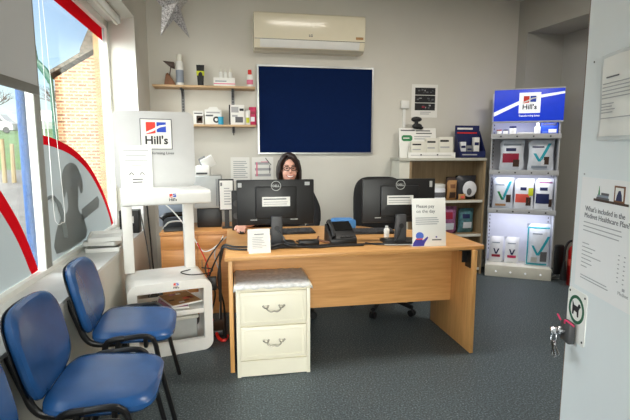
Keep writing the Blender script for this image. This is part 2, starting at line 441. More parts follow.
# glazed shop front behind the camera
win2 = bpy.data.objects.new('window_2', None); COL.objects.link(win2); struct(win2)
b = mb('frame'); b.box(-0.78, 0.84, -1.60, -1.53, 0.0, 0.10); b.box(-0.78, 0.84, -1.60, -1.53, 2.33, 2.4)
for x0 in (-0.78, 0.0, 0.78): b.box(x0, x0+0.06, -1.60, -1.53, 0.10, 2.33)
struct(b.build('window_frame', 'frame', win2, smooth=False))
for x0, x1 in ((-0.72, 0.0), (0.06, 0.78)):
    b = mb('glass'); b.box(x0, x1, -1.567, -1.563, 0.10, 2.33); struct(b.build('window_pane', 'glass', win2))
def arc_pts(sh, k=1.0):
    P = [(2.93, 1.49), (3.14, 1.48), (3.5, 1.42), (3.82, 1.31), (4.06, 1.17), (4.25, 1.02), (4.40, 0.86), (4.495, 0.72)]
    return [(p.x + sh, p.y) for p in catmull([Vector((a, c, 0)) for a, c in P], 5)]
def arc2():
    P = [(0.32, 1.64), (1.2, 1.62), (1.8, 1.51), (2.2, 1.37), (2.41, 1.25), (2.58, 1.08), (2.70, .92), (2.82, 0.708)]
    return [(p.x, p.y) for p in catmull([Vector((a, c, 0)) for a, c in P], 5)]
def shrink(P, d):
    out = []
    for i, p in enumerate(P):
        a, c = P[max(0, i-1)], P[min(len(P)-1, i+1)]
        tx, tz = c[0]-a[0], c[1]-a[1]; l = math.hypot(tx, tz) or 1
        out.append((p[0] + tz/l*d, p[1] - tx/l*d))
    return out
for P, w, yl, tailz in ((arc_pts(0), 0.055, 2.94, True), (arc2(), 0.085, 0.31, False)):
    Q = shrink(P, w)
    Q = [(max(yl, q[0]), max(0.706, q[1])) for q in Q]
    
    b = mb('frost'); b.prism(Q + ([(Q[-1][0], 0.706)] if tailz else []) + [(yl, 0.706)], 'x', -1.1375, -1.1365)
    struct(b.build('frosted_film', 'frost', win, smooth=False))
    b = mb('redvinyl'); b.prism(P + Q[::-1], 'x', -1.1375, -1.1365); struct(b.build('red_band', 'redvinyl', win, smooth=False))
b = mb('redvinyl'); b.box(-1.1375, -1.1365, 2.94, 4.495, 2.37, 2.478); struct(b.build('red_band', 'redvinyl', win, smooth=False))
b = mb('frostdark')
dogp = [(3.26, 1.16), (3.30, 1.25), (3.38, 1.30), (3.50, 1.31), (3.60, 1.28), (3.68, 1.20), (3.70, 1.10), (3.64, 1.08), (3.60, 1.14), (3.58, 1.06), (3.57, 0.96), (3.66, 0.90), (3.70, 0.74), (3.10, 0.74), (3.16, 0.92), (3.34, 0.98), (3.36, 1.06), (3.35, 1.12), (3.30, 1.08)]
b.prism([(p[0], p[1]) for p in catmull([Vector((a, c, 0)) for a, c in dogp], 3, True)], 'x', -1.1362, -1.1354)
b.prism([(3.62, 0.87), (4.06, 0.92), (4.10, 0.98), (4.06, 1.02), (3.64, 0.96)], 'x', -1.1362, -1.1354)
b.tube([(-1.1358, y, z) for y, z in ((2.96, 1.10), (3.06, 1.12), (3.16, 1.06), (3.22, .96), (3.24, .82))], 0.028, 8, flat=0.02)
struct(b.build('window_graphic', 'frostdark', win))

# roller blinds
rb = thing('roller_blind', 'grey roller blind lowered halfway over the window pane with a chain loop', 'blind', (-0.97, 1.45, 2.50))
b = mb('white'); b.cyl((0, -1.12, 0), (0, 1.12, 0), 0.03); b.build('roller_tube', 'white', rb)
b = mb('blind'); b.box(-0.003, 0.0, -1.12, 1.12, -0.78, -0.028); b.build('blind_fabric', 'blind', rb)
b = mb('darkbar'); b.box(-0.008, 0.008, -1.12, 1.12, -0.825, -0.78, bev=0.003); b.build('bottom_bar', 'darkbar', rb)
b = mb('white'); ch = catmull([(0.02, 1.16, 0), (0.02, 1.155, -.9), (0.02, 1.15, -1.40), (0.02, 1.18, -1.49), (0.02, 1.25, -1.50), (0.02, 1.30, -1.45), (0.02, 1.26, -1.0), (0.02, 1.18, 0)], 6)
b.tube(ch, 0.0017, 5); b.build('chain', 'white', rb)
rb2 = thing('roller_blind', 'white roller blind rolled right up under the window lintel beside the pier', 'blind', (-0.965, 3.62, 2.505))
b = mb('white'); b.cyl((0, -0.68, 0), (0, 0.68, 0), 0.034); b.build('roller_tube', 'white', rb2)
b = mb('offwhite'); b.box(-0.004, 0.014, -0.66, 0.66, -0.05, -0.03, bev=0.003); b.build('bottom_bar', 'offwhite', rb2)
for yy in (-0.69, 0.69):
    b = mb('white'); b.box(-0.03, 0.03, yy-0.006, yy+0.006, -0.03, 0.04, bev=0.002); b.build('bracket', 'white', rb2)

# ------------------------------------------------------------------ outside the window
b = mb('asphalt')
def slope(prof, x0, x1):
    for (y0, z0), (y1, z1) in zip(prof, prof[1:]):
        b.quad([(x0, y0, z0), (x1, y0, z0), (x1, y1, z1), (x0, y1, z1)])
slope([(-6, -0.12), (13, -0.12), (18, 0.7)], -40, -1.18); b.quad([(-1.18, -6, -.12), (6, -6, -.12), (6, -1.62, -.12), (-1.18, -1.62, -.12)]); b.quad([(-1.18, 5.1, -.12), (6, 5.1, -.12), (6, 13, -.12), (-1.18, 13, -.12)])
struct(b.build('street', 'asphalt', smooth=False))
b = mb('grass'); slope([(18, 0.7), (24, 1.25), (50, 2.95), (110, 6.0)], -90, 4); struct(b.build('grass_bank', 'grass', smooth=False))
hs = thing('brick_house', 'brick house end wall with sloping tiled verge seen through the window', 'house', (-3.5, 13, -0.12))
b = mb('brick'); b.prism([(-1.0, 0), (-1.0, 3.35), (0.22, 4.12), (0.22, 0)], 'y', 0, 4); b.build('gable_wall', 'brick', hs, smooth=False)
b = mb('rooftile'); b.prism([(-1.16, 3.37), (-1.12, 3.49), (0.12, 4.27), (0.12, 4.15)], 'y', -0.12, 4); b.build('roof', 'rooftile', hs, smooth=False)
b = mb('quoin'); b.box(0.02, 1.2, -0.15, 5, 0, 4.75); b.build('stone_pier', 'quoin', hs, smooth=False)
b = mb('rooftile'); b.bm.verts.ensure_lookup_table()
b.prism([(-0.75, 4.0), (-0.70, 4.35), (-0.40, 5.0), (0.3, 5.2), (0.3, 4.0)], 'y', 1.2, 4); b.build('rear_roof', 'rooftile', hs, smooth=False)
dp = thing('drainpipe', 'green drainpipe running down the corner of the brick house', 'pipe', (-4.5, 12.76, -0.12))
b = mb('drain'); b.tube(catmull([(-0.35, 0, 4.25), (-0.30, 0, 3.72), (-0.22, 0, 3.55), (-0.02, 0, 3.2), (0.0, 0, 3.0), (0.0, 0, 0.0)], 4), 0.05, 8); b.build('pipe', 'drain', dp)
b = mb('drain'); b.tube([(-0.30, 0.02, 3.70), (-0.12, 0.02, 3.50), (-0.02, 0.02, 3.22)], 0.075, 8); b.build('hopper', 'drain', dp)
vn = thing('van', 'white van with a red mark parked on the rise beyond the grass', 'van', (-24.6, 55, 3.2), D(0))
b = mb('vanwhite'); b.prism([(-3.6, 0.25), (-3.6, 1.9), (-3.4, 2.0), (0.2, 2.0), (0.75, 1.25), (1.35, 1.05), (1.45, 0.3)], 'y', -0.9, 0.9, bev=0.06); b.build('body', 'vanwhite', vn)
b = mb('darkglass'); b.prism([(-0.1, 1.2), (-0.1, 1.75), (0.18, 1.75), (0.6, 1.2)], 'y', -0.915, -0.88); b.build('window', 'darkglass', vn)
b = mb('red'); b.box(-1.9, -0.6, -0.915, -0.89, 0.8, 1.4); b.build('red_mark', 'red', vn)
for wx in (-2.7, 0.75):
    b = mb('black'); b.cyl((wx, -0.92, 0.33), (wx, -0.7, 0.33), 0.33); b.build('wheel', 'black', vn)
for i, (x, y, z, h) in enumerate(((-6.95, 16, 0.35, 1.25), (-7.22, 16, 0.35, 1.4), (-6.6, 16, 0.35, 1.1))):
    b = mb('postwood'); b.tube([(0, 0, -.15), (0.02, 0, h)], [0.075, 0.06], 8)
    tag(b.build('fence_post', 'postwood', loc=(x, y, z)), 'weathered timber fence post at the edge of the grass outside the window', 'post', 'timber posts outside')
sg = thing('sign_board', 'small white board on two posts beyond the green drainpipe', 'sign', (-7.25, 20, 0.7))
b = mb('white'); b.box(-0.27, 0.25, -0.02, 0.02, 1.85, 2.25); b.build('board', 'white', sg)
for px in (-0.2, 0.18):
    b = mb('lightgrey'); b.cyl((px, 0.03, 0), (px, 0.03, 2.2), 0.03, n=8); b.build('post', 'lightgrey', sg)
b = mb('bluepost'); b.cyl((0, 0, 0), (0, 0, 2.7), 0.027); tag(b.build('street_post', 'bluepost', loc=(-1.36, 3.31, -0.12)), 'blue painted post standing on the pavement close outside the window', 'post')
def bare_tree(loc, h, seed, label):
    R = random.Random(seed); t = thing('bare_tree', label, 'tree', loc)
    b = mb('twig'); b.tube([(0, 0, 0), (0.05*h*R.uniform(-1, 1), 0, h*0.25), (0.05*h*R.uniform(-1, 1), 0.02*h, h*0.5)], [h*0.028, h*0.022, h*0.014], 6); b.build('trunk', 'twig', t)
    b = mb('twig')
    def grow(p, d, l, r, k):
        q = p + d*l; b.tube([p, q], [r, r*0.6], 3)
        if k == 0: return
        for _ in range(4 if k > 1 else 3):
            nd = (d + Vector((R.uniform(-1, 1), R.uniform(-1, 1), R.uniform(-.3, .9)))*0.75).normalized()
            grow(p + d*l*R.uniform(.5, 1), nd, l*R.uniform(.6, .8), r*.55, k-1)
    for i in range(7):
        a = R.uniform(0, 2*PI); grow(Vector((0, 0, h*R.uniform(.2, .5))), Vector((math.cos(a)*.8, math.sin(a)*.8, R.uniform(.6, 1.3))).normalized(), h*.22, h*.01, 3)
    o = b.build('crown', 'twig', t, smooth=False); return t
for i, (x, y, h, s, l) in enumerate(((-34, 72, 9.5, 1, 'bare brown tree beyond the white van'), (-29, 58, 8.5, 2, 'bare winter tree just beside the blind bottom bar'), (-27, 84, 11, 3, 'bare tree behind the white board outside'), (-22, 66, 8.5, 4, 'bare tree against the sky beside the brick house'), (-15, 58, 6.5, 6, 'bare tree rising from behind the low brick verge'))):
    bare_tree((x, y, 2.95 + (y-50)*3.05/60 - 0.05), h, s, l)

# ------------------------------------------------------------------ wall fittings
ac = thing('air_conditioner', 'cream wall mounted air conditioning unit high above the blue notice board', 'air conditioner', (0.79, WY, 2.40))
prof = [(0, 0.03), (0, 0.36), (-0.16, 0.37), (-0.205, 0.362), (-0.228, 0.345), (-0.236, 0.31), (-0.2255, 0.105), (-0.19, 0.02), (-0.12, 0.0), (-0.03, 0.0)]
b = mb('accream'); b.prism(prof, 'x', -0.57, 0.57, bev=0.004); b.build('casing', 'accream', ac, ang=0.2)
b = mb('white'); b.prism([(-0.205, 0.025), (-0.236, 0.088), (-0.236, 0.096), (-0.215, 0.09), (-0.19, 0.03)], 'x', -0.51, 0.51); b.build('louvre_flap', 'white', ac)
b = mb('darkgrey'); b.box(-0.565, 0.565, -0.227, -0.22, 0.1, 0.104); b.build('panel_seam', 'darkgrey', ac)
b = mb('midink'); b.text('LG', 0.032, 0.0, 0.135, -0.2285, 'CENTER', bold=0.001); b.build('logo', 'midink', ac)
b = mb('tan'); b.box(0.47, 0.55, -0.229, -0.2255, 0.125, 0.15); b.build('efficiency_sticker', 'tan', ac)

nb = thing('notice_board', 'large dark blue felt notice board in a thin metal frame', 'notice board', (0.887, WY, 1.363))
b = mb('navy'); b.box(-0.62, 0.62, -0.014, -0.001, 0.008, 0.91); b.build('felt', 'navy', nb)
b = mb('alu'); b.ring([(-0.635, -0.007), (0.635, -0.007), (0.635, 0.925), (-0.635, 0.925)], [(-0.617, 0.011), (0.617, 0.011), (0.617, 0.907), (-0.617, 0.907)], 'y', -0.024, -0.0005)
b.build('frame', 'alu', nb, smooth=False)

def wall_shelf(name, label, x0, x1, z, brk):
    t = thing(name, label, 'shelf', ((x0+x1)/2, WY, z)); w = (x1-x0)/2
    b = mb('shelfwood'); b.box(-w, w, -0.21, -0.002, -0.02, 0, bev=0.002); b.build('board', 'shelfwood', t)
    for bx in brk:
        b = mb('darkgrey'); bx -= (x0+x1)/2
        b.box(bx-0.012, bx+0.012, -0.16, -0.012, -0.035, -0.0205); b.prism([(-0.012, -0.10), (-0.012, -0.036), (-0.15, -0.036)], 'x', bx-0.004, bx+0.004)
        b.build('bracket', 'darkgrey', t)
    return t
Z1, Z2 = 2.035, 1.655
wall_shelf('wall_shelf', 'upper wooden wall shelf beside the notice board', -0.77, 0.225, Z1, (-0.505, 0.0))
wall_shelf('wall_shelf', 'lower wooden wall shelf behind the weighing stand head', -0.77, 0.225, Z2, (-0.505, 0.0))
for x in (-0.505, 0.0):
    b = mb('grey'); b.box(x-0.016, x+0.016, WY-0.011, WY, 1.58, 2.06)
    for k in range(16): b.box(x-0.006, x+0.006, WY-0.0118, WY-0.0108, 1.60+k*0.029, 1.614+k*0.029, 'ink')
    tag(b.build('shelf_upright', 'grey'), 'slotted grey metal upright carrying the wall shelves, ' + ('near the spray can' if x < 0 else 'near the bottle pack'), 'bracket')
SY = 4.83
# upper shelf goods
t = thing('wooden_ornament', 'dark wooden ornament with two angular pieces at the end of the upper shelf', 'ornament', (-0.615, SY, Z1))
b = mb('brown'); b.prism([(-0.05, 0), (0.055, 0), (0.05, 0.03), (-0.01, 0.12), (-0.03, 0.11)], 'y', -0.04, 0.04, bev=0.003); b.build('base', 'brown', t)
b = mb('dbrown'); b.prism([(-0.055, 0.235), (0.05, 0.225), (0.05, 0.165), (0.0, 0.19)], 'y', -0.03, 0.03, bev=0.003); b.build('top_piece', 'dbrown', t)
b = mb('dbrown'); b.cyl((0.0, 0, 0.09), (0.02, 0, 0.2), 0.005, n=8); b.build('rod', 'dbrown', t)
t = thing('spray_can', 'tall white spray can on the upper wall shelf', 'spray can', (-0.515, SY, Z1))
b = mb('white'); b.lathe([(0.036, 0), (0.037, 0.01), (0.037, 0.22), (0.03, 0.235), (0.028, 0.24)]); b.build('can', 'white', t)
b = mb('bluegrey'); b.lathe([(0.0375, 0.03), (0.0378, 0.031), (0.0378, 0.15), (0.0375, 0.151)]); b.build('can_label', 'bluegrey', t)
b = mb('offwhite'); b.lathe([(0.029, 0.237), (0.029, 0.295), (0.024, 0.305), (0, 0.306)]); b.build('cap', 'offwhite', t)
t = thing('cream_tube', 'black tube with a lime band standing on its cap on the upper shelf', 'tube', (-0.315, SY, Z1))
b = mb('black'); b.grid(20, 5, lambda i, j: ((0.03+0.010*j/4)*math.cos(2*PI*i/20), (0.024*(1-j/4)+0.003)*math.sin(2*PI*i/20), 0.035+0.175*j/4), closed_u=True); b.build('tube_body', 'black', t)
b = mb('yellow'); b.grid(20, 3, lambda i, j: ((0.0372+0.003*j/2)*math.cos(2*PI*i/20), (0.0145-0.005*j/2+0.002)*math.sin(2*PI*i/20), 0.105+0.045*j/2), closed_u=True); b.build('lime_band', 'yellow', t)
b = mb('black'); b.lathe([(0.03, 0), (0.03, 0.038)]); b.build('cap', 'black', t)
t = thing('bottle_pack', 'flat white and pink carton on the upper shelf under small bottles', 'box', (-0.08, SY, Z1))
b = mb('white'); b.box(-0.105, 0.105, -0.05, 0.05, 0, 0.085, bev=0.003); b.build('carton', 'white', t)
b = mb('pink'); b.box(-0.105, 0.105, -0.0508, -0.0498, 0.02, 0.03); b.box(-0.09, 0.02, -0.0508, -0.0498, 0.045, 0.055, 'bluegrey'); b.build('carton_print', 'pink', t)
for i, (x, lb) in enumerate(((-0.115, 'white dropper bottle on the flat carton, nearest the black tube'), (-0.07, 'white dropper bottle standing between its two twins on the carton'), (-0.02, 'white dropper bottle on the flat carton, nearest the red capped bottle'))):
    t = thing('dropper_bottle', lb, 'bottle', (x, SY, Z1+0.085), 0, 'dropper bottles on the carton')
    b = mb('white'); b.lathe([(0.017, 0), (0.018, 0.004), (0.018, 0.055), (0.008, 0.066)], n=14); b.build('bottle_body', 'white', t)
    b = mb('offwhite'); b.lathe([(0.010, 0.064), (0.010, 0.085), (0.004, 0.10), (0.0, 0.115)], n=14); b.build('nozzle', 'offwhite', t)
t = thing('lotion_bottle', 'white bottle with a red cap at the notice board end of the shelf', 'bottle', (0.175, SY, Z1))
b = mb('white'); b.lathe([(0.03, 0), (0.032, 0.006), (0.032, 0.11), (0.022, 0.13)], sx=1, sy=.7); b.build('bottle_body', 'white', t)
b = mb('red'); b.lathe([(0.018, 0.128), (0.02, 0.13), (0.018, 0.175), (0, 0.178)]); b.build('cap', 'red', t)
b = mb('pink'); b.lathe([(0.0325, 0.03), (0.0328, 0.031), (0.0328, 0.075), (0.0325, 0.076)], sx=1, sy=.72); b.build('label_band', 'pink', t)
# lower shelf goods
def carton(name, label, x, y, z, w, d, h, col, prints, rz=0.0, cat='box', grp=None):
    t = thing(name, label, cat, (x, y, z), rz, grp)
    b = mb(col); b.box(-w/2, w/2, -d/2, d/2, 0, h, bev=0.002); b.build('carton', col, t)
    if prints:
        b = mb(prints[0][4])
        for x0, x1, z0, z1, m in prints: b.box(x0*w-w/2, x1*w-w/2, -d/2-0.0012, -d/2+0.0002, z0*h, z1*h, m)
        b.build('carton_print', prints[0][4], t, smooth=False)
    return t
carton('product_box', 'small white carton with a photo panel beside the boxed kit on the lower shelf', -0.345, SY, Z2, 0.10, 0.09, 0.135, 'white', [(.3, .9, .1, .65, 'dbrown'), (.4, .8, .25, .5, 'tan'), (.1, .9, .78, .86, 'midink')])
t = carton('kit_box', 'white boxed kit with carry handle and round picture on the lower shelf', -0.20, SY, Z2, 0.165, 0.10, 0.15, 'white', [(.1, .9, .75, .85, 'greyink'), (.06, .5, .55, .66, 'midink')])
b = mb('ink'); b.cyl((0.03, -0.0525, 0.05), (0.03, -0.050, 0.05), 0.032, n=18); b.cyl((0.03, -0.0535, 0.05), (0.03, -0.052, 0.05), 0.016, n=14, m='paper'); b.build('round_picture', 'ink', t)
b = mb('white'); b.prism([(-0.06, 0.15), (-0.035, 0.18), (0.035, 0.18), (0.06, 0.15)], 'y', -0.004, 0.004); b.build('carry_handle', 'white', t)
t = thing('cyan_tub', 'small cyan tub in front of the white kit box', 'tub', (-0.125, 4.765, Z2)); b = mb('cyanp'); b.lathe([(0.025, 0), (0.026, 0.005), (0.026, 0.062), (0.022, 0.066)], n=16); b.build('tub_body', 'cyanp', t)
b = mb('cyanp'); b.lathe([(0.0275, 0.062), (0.0275, 0.078), (0, 0.080)], n=16); b.build('lid', 'cyanp', t)
carton('tall_box', 'tall white carton with a black spine on the lower wall shelf', 0.035, SY, Z2, 0.155, 0.10, 0.20, 'paper', [(0, .09, 0, 1, 'ink'), (.15, .62, .62, .9, 'greyink'), (.68, .95, .7, .82, 'ink'), (.4, .9, .12, .4, 'midink'), (.2, .55, .4, .5, 'greyink')])
def sachet(name, label, loc, w, h, col, extra, rz=0.0, d=0.02, cat='packet', grp=None):
    t = thing(name, label, cat, loc, rz, grp)
    b = mb(col)
    def f(s):
        def g(i, j):
            u, v = i/6*2-1, j/8
            bulge = (1-u*u)**0.5 * math.sin(PI*min(1, max(0, v)))**0.5 if 0 < v < 1 else 0
            return (u*w/2*(0.96 + 0.04*math.cos(v*PI*2)), s*d*bulge, v*h)
        return g
    b.grid(7, 9, f(-1)); b.grid(7, 9, f(1)); bmesh.ops.remove_doubles(b.bm, verts=b.bm.verts, dist=1e-5); b.n = len(b.bm.faces)
    b.build('packet_body', col, t)
    for nm, x0, x1, z0, z1, m, *sk in extra:
        sk = sk[0] if sk else 0.0
        def pf(i, j):
            u = x0+(x1-x0)*i/4 + sk*j/3
            return (u*w/2, -d*max(0, 1-u*u)**0.5*math.sin(PI*(z0+(z1-z0)*j/3))**0.5-0.0015, (z0+(z1-z0)*j/3)*h)
        q = mb(m); q.grid(5, 4, pf); q.build(nm, m, t)
    return t
sachet('treat_packet', 'white and lime packet leaning beside the red packet on the shelf', (0.145, 4.81, Z2), 0.055, 0.15, 'white', [('print_panel', -.6, .6, .15, .5, 'yellow')])
sachet('treat_packet', 'red packet at the notice board end of the lower shelf', (0.198, 4.83, Z2), 0.075, 0.185, 'magenta', [('print_panel', -.6, .5, .2, .45, 'bagw'), ('print_panel', -.5, .6, .6, .75, 'berry')])

# paper notices and photo poster on the wall
def sheet(name, label, x, z0, w, h, cat='notice', lines=8, title=None):
    t = thing(name, label, cat, (x, WY, z0))
    b = mb('paper'); b.box(-w/2, w/2, -0.002, -0.0003, 0, h); b.build('sheet', 'paper', t)
    b = mb('greyink'); b.lines(-w*.36, w*.4, h*.86, h*.12, lines, -0.0021, 'greyink'); b.build('print_lines', 'greyink', t, smooth=False)
    return t
sheet('paper_notice', 'white printed sheet on the wall nearer the white screen', 0.06, 1.07, 0.20, 0.255, lines=9)
t = sheet('paper_notice', 'white sheet with pink marks on the wall nearest the seated person', 0.30, 1.07, 0.23, 0.255, lines=3)
b = mb('pink'); b.box(-0.07, -0.055, -0.0034, -0.002, 0.05, 0.2); b.box(-0.02, 0.06, -0.0034, -0.002, 0.2, 0.208); b.build('pink_marks', 'pink', t)
b = mb('ink'); b.tube([(0.03, -0.004, 0.245), (0.09, -0.004, 0.17)], 0.004, 6); b.tube([(0.075, -0.004, 0.17), (0.075, -0.004, 0.08)], 0.003, 6); b.build('pen_stroke', 'ink', t)
t = thing('photo_poster', 'white poster with three dark photographs stacked on the wall', 'poster', (2.125, WY, 1.765))
b = mb('paper'); b.box(-0.155, 0.155, -0.004, -0.0005, 0, 0.365); b.build('sheet', 'paper', t)
for i in range(3):
    z = 0.25 - i*0.085
    b = mb('ink'); b.box(-0.115, 0.125, -0.006, -0.0041, z, z+0.078)
    R = random.Random(i)
    for _ in range(9):
        u, w_ = R.uniform(-.1, .09), R.uniform(.005, .03); v = R.uniform(.008, .05)
        b.box(u, u+w_, -0.0066, -0.0059, z+v, z+v+R.uniform(.006, .02), R.choice(['midink', 'darkgrey', 'greyink', 'berry' if i == 2 else 'midink']))
    b.build('photograph', 'ink', t, smooth=False)
b = mb('greyink'); b.lines(-0.05, 0.1, 0.07, 0.03, 2, -0.0042); b.build('caption', 'greyink', t, smooth=False)
t = thing('socket_box', 'small white wall socket box with conduit beside the photo poster', 'socket', (1.885, WY, 1.86))
b = mb('white'); b.box(-0.045, 0.045, -0.04, 0, 0, 0.085, bev=0.004); b.build('box', 'white', t)
b = mb('white'); b.box(-0.015, 0.015, -0.016, -0.0005, -0.90, 0.0); b.build('conduit', 'white', t)

# glitter star hanging from the ceiling
t = thing('star_decoration', 'silver glitter star hanging from the ceiling near the window pier', 'decoration', (-0.475, 4.0, 2.575), D(58))
b = mb('glitter'); fr = b.bm.verts.new((0, -0.06, 0)); bk = b.bm.verts.new((0, 0.06, 0)); rim = []
for i in range(10):
    a = PI/2 + i*PI/5 + D(10); r = 0.32 if i % 2 == 0 else 0.125
    rim.append(b.bm.verts.new((r*math.cos(a), 0, r*math.sin(a))))
for i in range(10):
    b.bm.faces.new([fr, rim[i], rim[(i+1) % 10]]); b.bm.faces.new([bk, rim[(i+1) % 10], rim[i]])
b._mi('glitter'); b.build('star', 'glitter', t, smooth=False)
b = mb('lightgrey'); b.cyl((0, 0, 0.12), (0, 0, 0.49), 0.002, n=6); b.build('hanging_thread', 'lightgrey', t)

# ------------------------------------------------------------------ reception desk
DZ = 0.755
dk = thing('reception_desk', 'long beech reception desk with slab ends and modesty panel', 'desk', (0, 0, 0))
top = [(-0.07, 2.745), (1.665, 2.795), (1.675, 2.82), (1.655, 3.40), (1.45, 3.47), (1.20, 3.53), (1.05, 3.72), (0.90, 3.80), (-0.07, 3.80)]
b = mb('desk'); b.prism(top, 'z', DZ-0.026, DZ, bev=0.003); b.build('desktop', 'desk', dk)
for x0, x1, y0, y1 in ((-0.052, -0.026, 2.765, 3.74), (1.575, 1.60, 2.765, 3.42)):
    b = mb('deskv'); b.box(x0, x1, y0, y1, 0.004, DZ-0.026, bev=0.002); b.build('end_panel', 'deskv', dk)
b = mb('desk'); b.box(-0.026, 1.575, 3.08, 3.098, 0.285, DZ-0.026); b.build('modesty_panel', 'desk', dk)
b = mb('black'); b.box(1.535, 1.575, 2.85, 2.856, 0.63, 0.725); b.box(1.49, 1.575, 2.80, 2.90, 0.723, 0.7288); b.box(1.569, 1.5748, 2.80, 2.87, 0.60, 0.72); b.build('corner_bracket', 'black', dk)
# drawers
dr = thing('drawer_unit', 'cream two drawer bedside cabinet under the desk with a lace cloth', 'cabinet', (0.218, 2.70, 0))
b = mb('cream'); b.box(-0.228, 0.228, 0.012, 0.365, 0.0, 0.555, bev=0.003); b.box(-0.238, 0.238, -0.008, 0.372, 0.555, 0.578, bev=0.005); b.box(-0.2275, -0.205, -0.002, 0.02, 0, 0.555, bev=0.002); b.box(0.205, 0.2275, -0.002, 0.02, 0, 0.555, bev=0.002)
b.box(-0.205, 0.205, 0.0, 0.014, 0.005, 0.105); b.build('carcass', 'cream', dr)
for z0, z1 in ((0.115, 0.325), (0.335, 0.545)):
    d_ = mb('cream'); d_.box(-0.203, 0.203, -0.008, 0.02, z0, z1, bev=0.004); d_.ring(rrect(-0.185, 0.185, z0+0.018, z1-0.018, 0.006), rrect(-0.178, 0.178, z0+0.025, z1-0.025, 0.005), 'y', -0.012, -0.006); do = d_.build('drawer', 'cream', dr)
    zc = (z0+z1)/2
    h = mb('brass'); h.tube(catmull([(-0.045, -0.012, zc+0.006), (-0.04, -0.028, zc-0.004), (-0.02, -0.032, zc-0.016), (0, -0.032, zc-0.012), (0.02, -0.032, zc-0.016), (0.04, -0.028, zc-0.004), (0.045, -0.012, zc+0.006)], 4), 0.0042, 8)
    for sx in (-1, 1):
        h.ball((sx*0.047, -0.011, zc+0.008), (0.017, 0.004, 0.011), 10); h.ball((sx*0.063, -0.010, zc+0.014), (0.008, 0.003, 0.008), 8); h.ball((sx*0.034, -0.010, zc+0.016), (0.007, 0.003, 0.006), 8)
    h.build('handle', 'brass', do)
# lace cloth on top
def clothf(i, j):
    u, v = i/24*2-1, j/20
    x = u*0.241; y = -0.016 + v*0.388
    z = 0.5815 + 0.0035*math.sin(i*1.7+j*.9) * (0.3+0.7*abs(u)) + 0.002*math.sin(j*1.3)
    if abs(u) > 0.97: z -= 0.016
    if j == 0: z -= 0.014 + 0.003*math.sin(i*1.3)
    return (x, y, max(z, 0.580 if abs(x) < .24 and y > -.008 else 0.55))
b = mb('cloth'); b.grid(25, 21, clothf); o = b.build('lace_cloth', 'cloth', loc=(0.218, 2.70, 0))
sm = o.modifiers.new('thick', 'SOLIDIFY'); sm.thickness = 0.002; sm.offset = 1
tag(o, 'crumpled white lace cloth covering the cream drawer cabinet top', 'cloth')

# ------------------------------------------------------------------ monitors
def monitor():
    t = thing('monitor', 'x', 'monitor')
    b = mb('black'); b.box(-0.265, 0.265, 0.0, 0.022, 0.135, 0.445, bev=0.006); b.box(-0.14, 0.14, -0.025, 0.0, 0.18, 0.40, bev=0.010); b.build('housing', 'black', t)
    b = mb('blackgloss'); b.box(-0.255, 0.255, 0.0222, 0.0235, 0.148, 0.437); b.build('screen', 'blackgloss', t)
    b = mb('black'); b.prism([(-0.042, 0.0), (0.042, 0.0), (0.036, 0.20), (-0.036, 0.20)], 'y', -0.062, -0.026, bev=0.006, m='darkgrey'); b.build('neck', 'darkgrey', t)
    b = mb('black'); b.cyl((0, -0.064, 0.12), (0, -0.0618, 0.12), 0.018, n=18); b.build('cable_port', 'black', t)
    b = mb('black'); b.prism(rrect(-0.125, 0.125, -0.125, 0.07, 0.03), 'z', 0.0, 0.014, bev=0.004); b.build('base', 'black', t)
    b = mb('lightgrey'); o_ = [(0.034*math.cos(a), 0.405+0.034*math.sin(a)) for a in [2*PI*i/28 for i in range(28)]]; i_ = [(0.030*math.cos(a), 0.405+0.030*math.sin(a)) for a in [2*PI*i/28 for i in range(28)]]
    b.ring(o_, i_, 'y', -0.0268, -0.0248); b.text('DELL', 0.022, 0, 0.397, -0.0262, 'CENTER', bold=.0008); b.build('maker_badge', 'lightgrey', t, smooth=False)
    b = mb('paper'); b.box(-0.095, 0.095, -0.0266, -0.0252, 0.265, 0.33); b.box(-0.085, 0.07, -0.0274, -0.0264, 0.312, 0.319, 'midink'); b.lines(-0.085, 0.085, 0.302, 0.274, 2, -0.0265, 'greyink', h=.004); b.build('white_label', 'paper', t, smooth=False)
    b = mb('lightgrey'); b.box(-0.175, -0.13, -0.0011, 0.0005, 0.168, 0.174); b.box(0.10, 0.15, -0.0011, 0.0005, 0.168, 0.174); b.build('small_print', 'lightgrey', t, smooth=False)
    return t
m1 = monitor(); place(m1, (0.274, 3.10, DZ), D(0)); m1['label'] = 'black monitor in front of the seated person, its back to the room'
b = mb('lightgrey'); b.box(-0.255, -0.23, -0.0012, 0.0005, 0.395, 0.425); b.box(0.20, 0.235, -0.0012, 0.0005, 0.405, 0.428); b.build('corner_stickers', 'lightgrey', m1, smooth=False)
m2 = copy_tree(m1); place(m2, (1.142, 3.05, DZ), D(-2)); m2['label'] = 'black monitor behind the payment sign, its back to the room'
for ch in list(m2.children):
    if ch.name.startswith('corner_stickers'): bpy.data.objects.remove(ch)
b = mb('lightgrey'); b.box(0.222, 0.242, -0.0012, 0.0005, 0.385, 0.428); b.build('corner_sticker', 'lightgrey', m2, smooth=False)

# tent card
t = thing('tent_card', 'folded white tent card of printed text near the drawer end of the desk', 'card', (0.142, 2.86, DZ), D(6))
b = mb('paper'); b.prism([(-0.035, 0), (-0.003, 0.15), (0.003, 0.15), (0.035, 0), (0.032, 0), (0.0, 0.146), (-0.032, 0)], 'x', -0.07, 0.07); o = b.build('card', 'paper', t, smooth=False)
b = mb('greyink'); b.lines(-0.045, 0.045, 0.105, 0.03, 7, 0, h=.003); b.box(-0.03, 0.03, -0.001, 0, 0.118, 0.123, 'midink')
b.build('print_lines', 'greyink', t, smooth=False, mx=Matrix.Translation((0, -0.0365, 0)) @ Matrix.Rotation(D(-12.0), 4, 'X'))
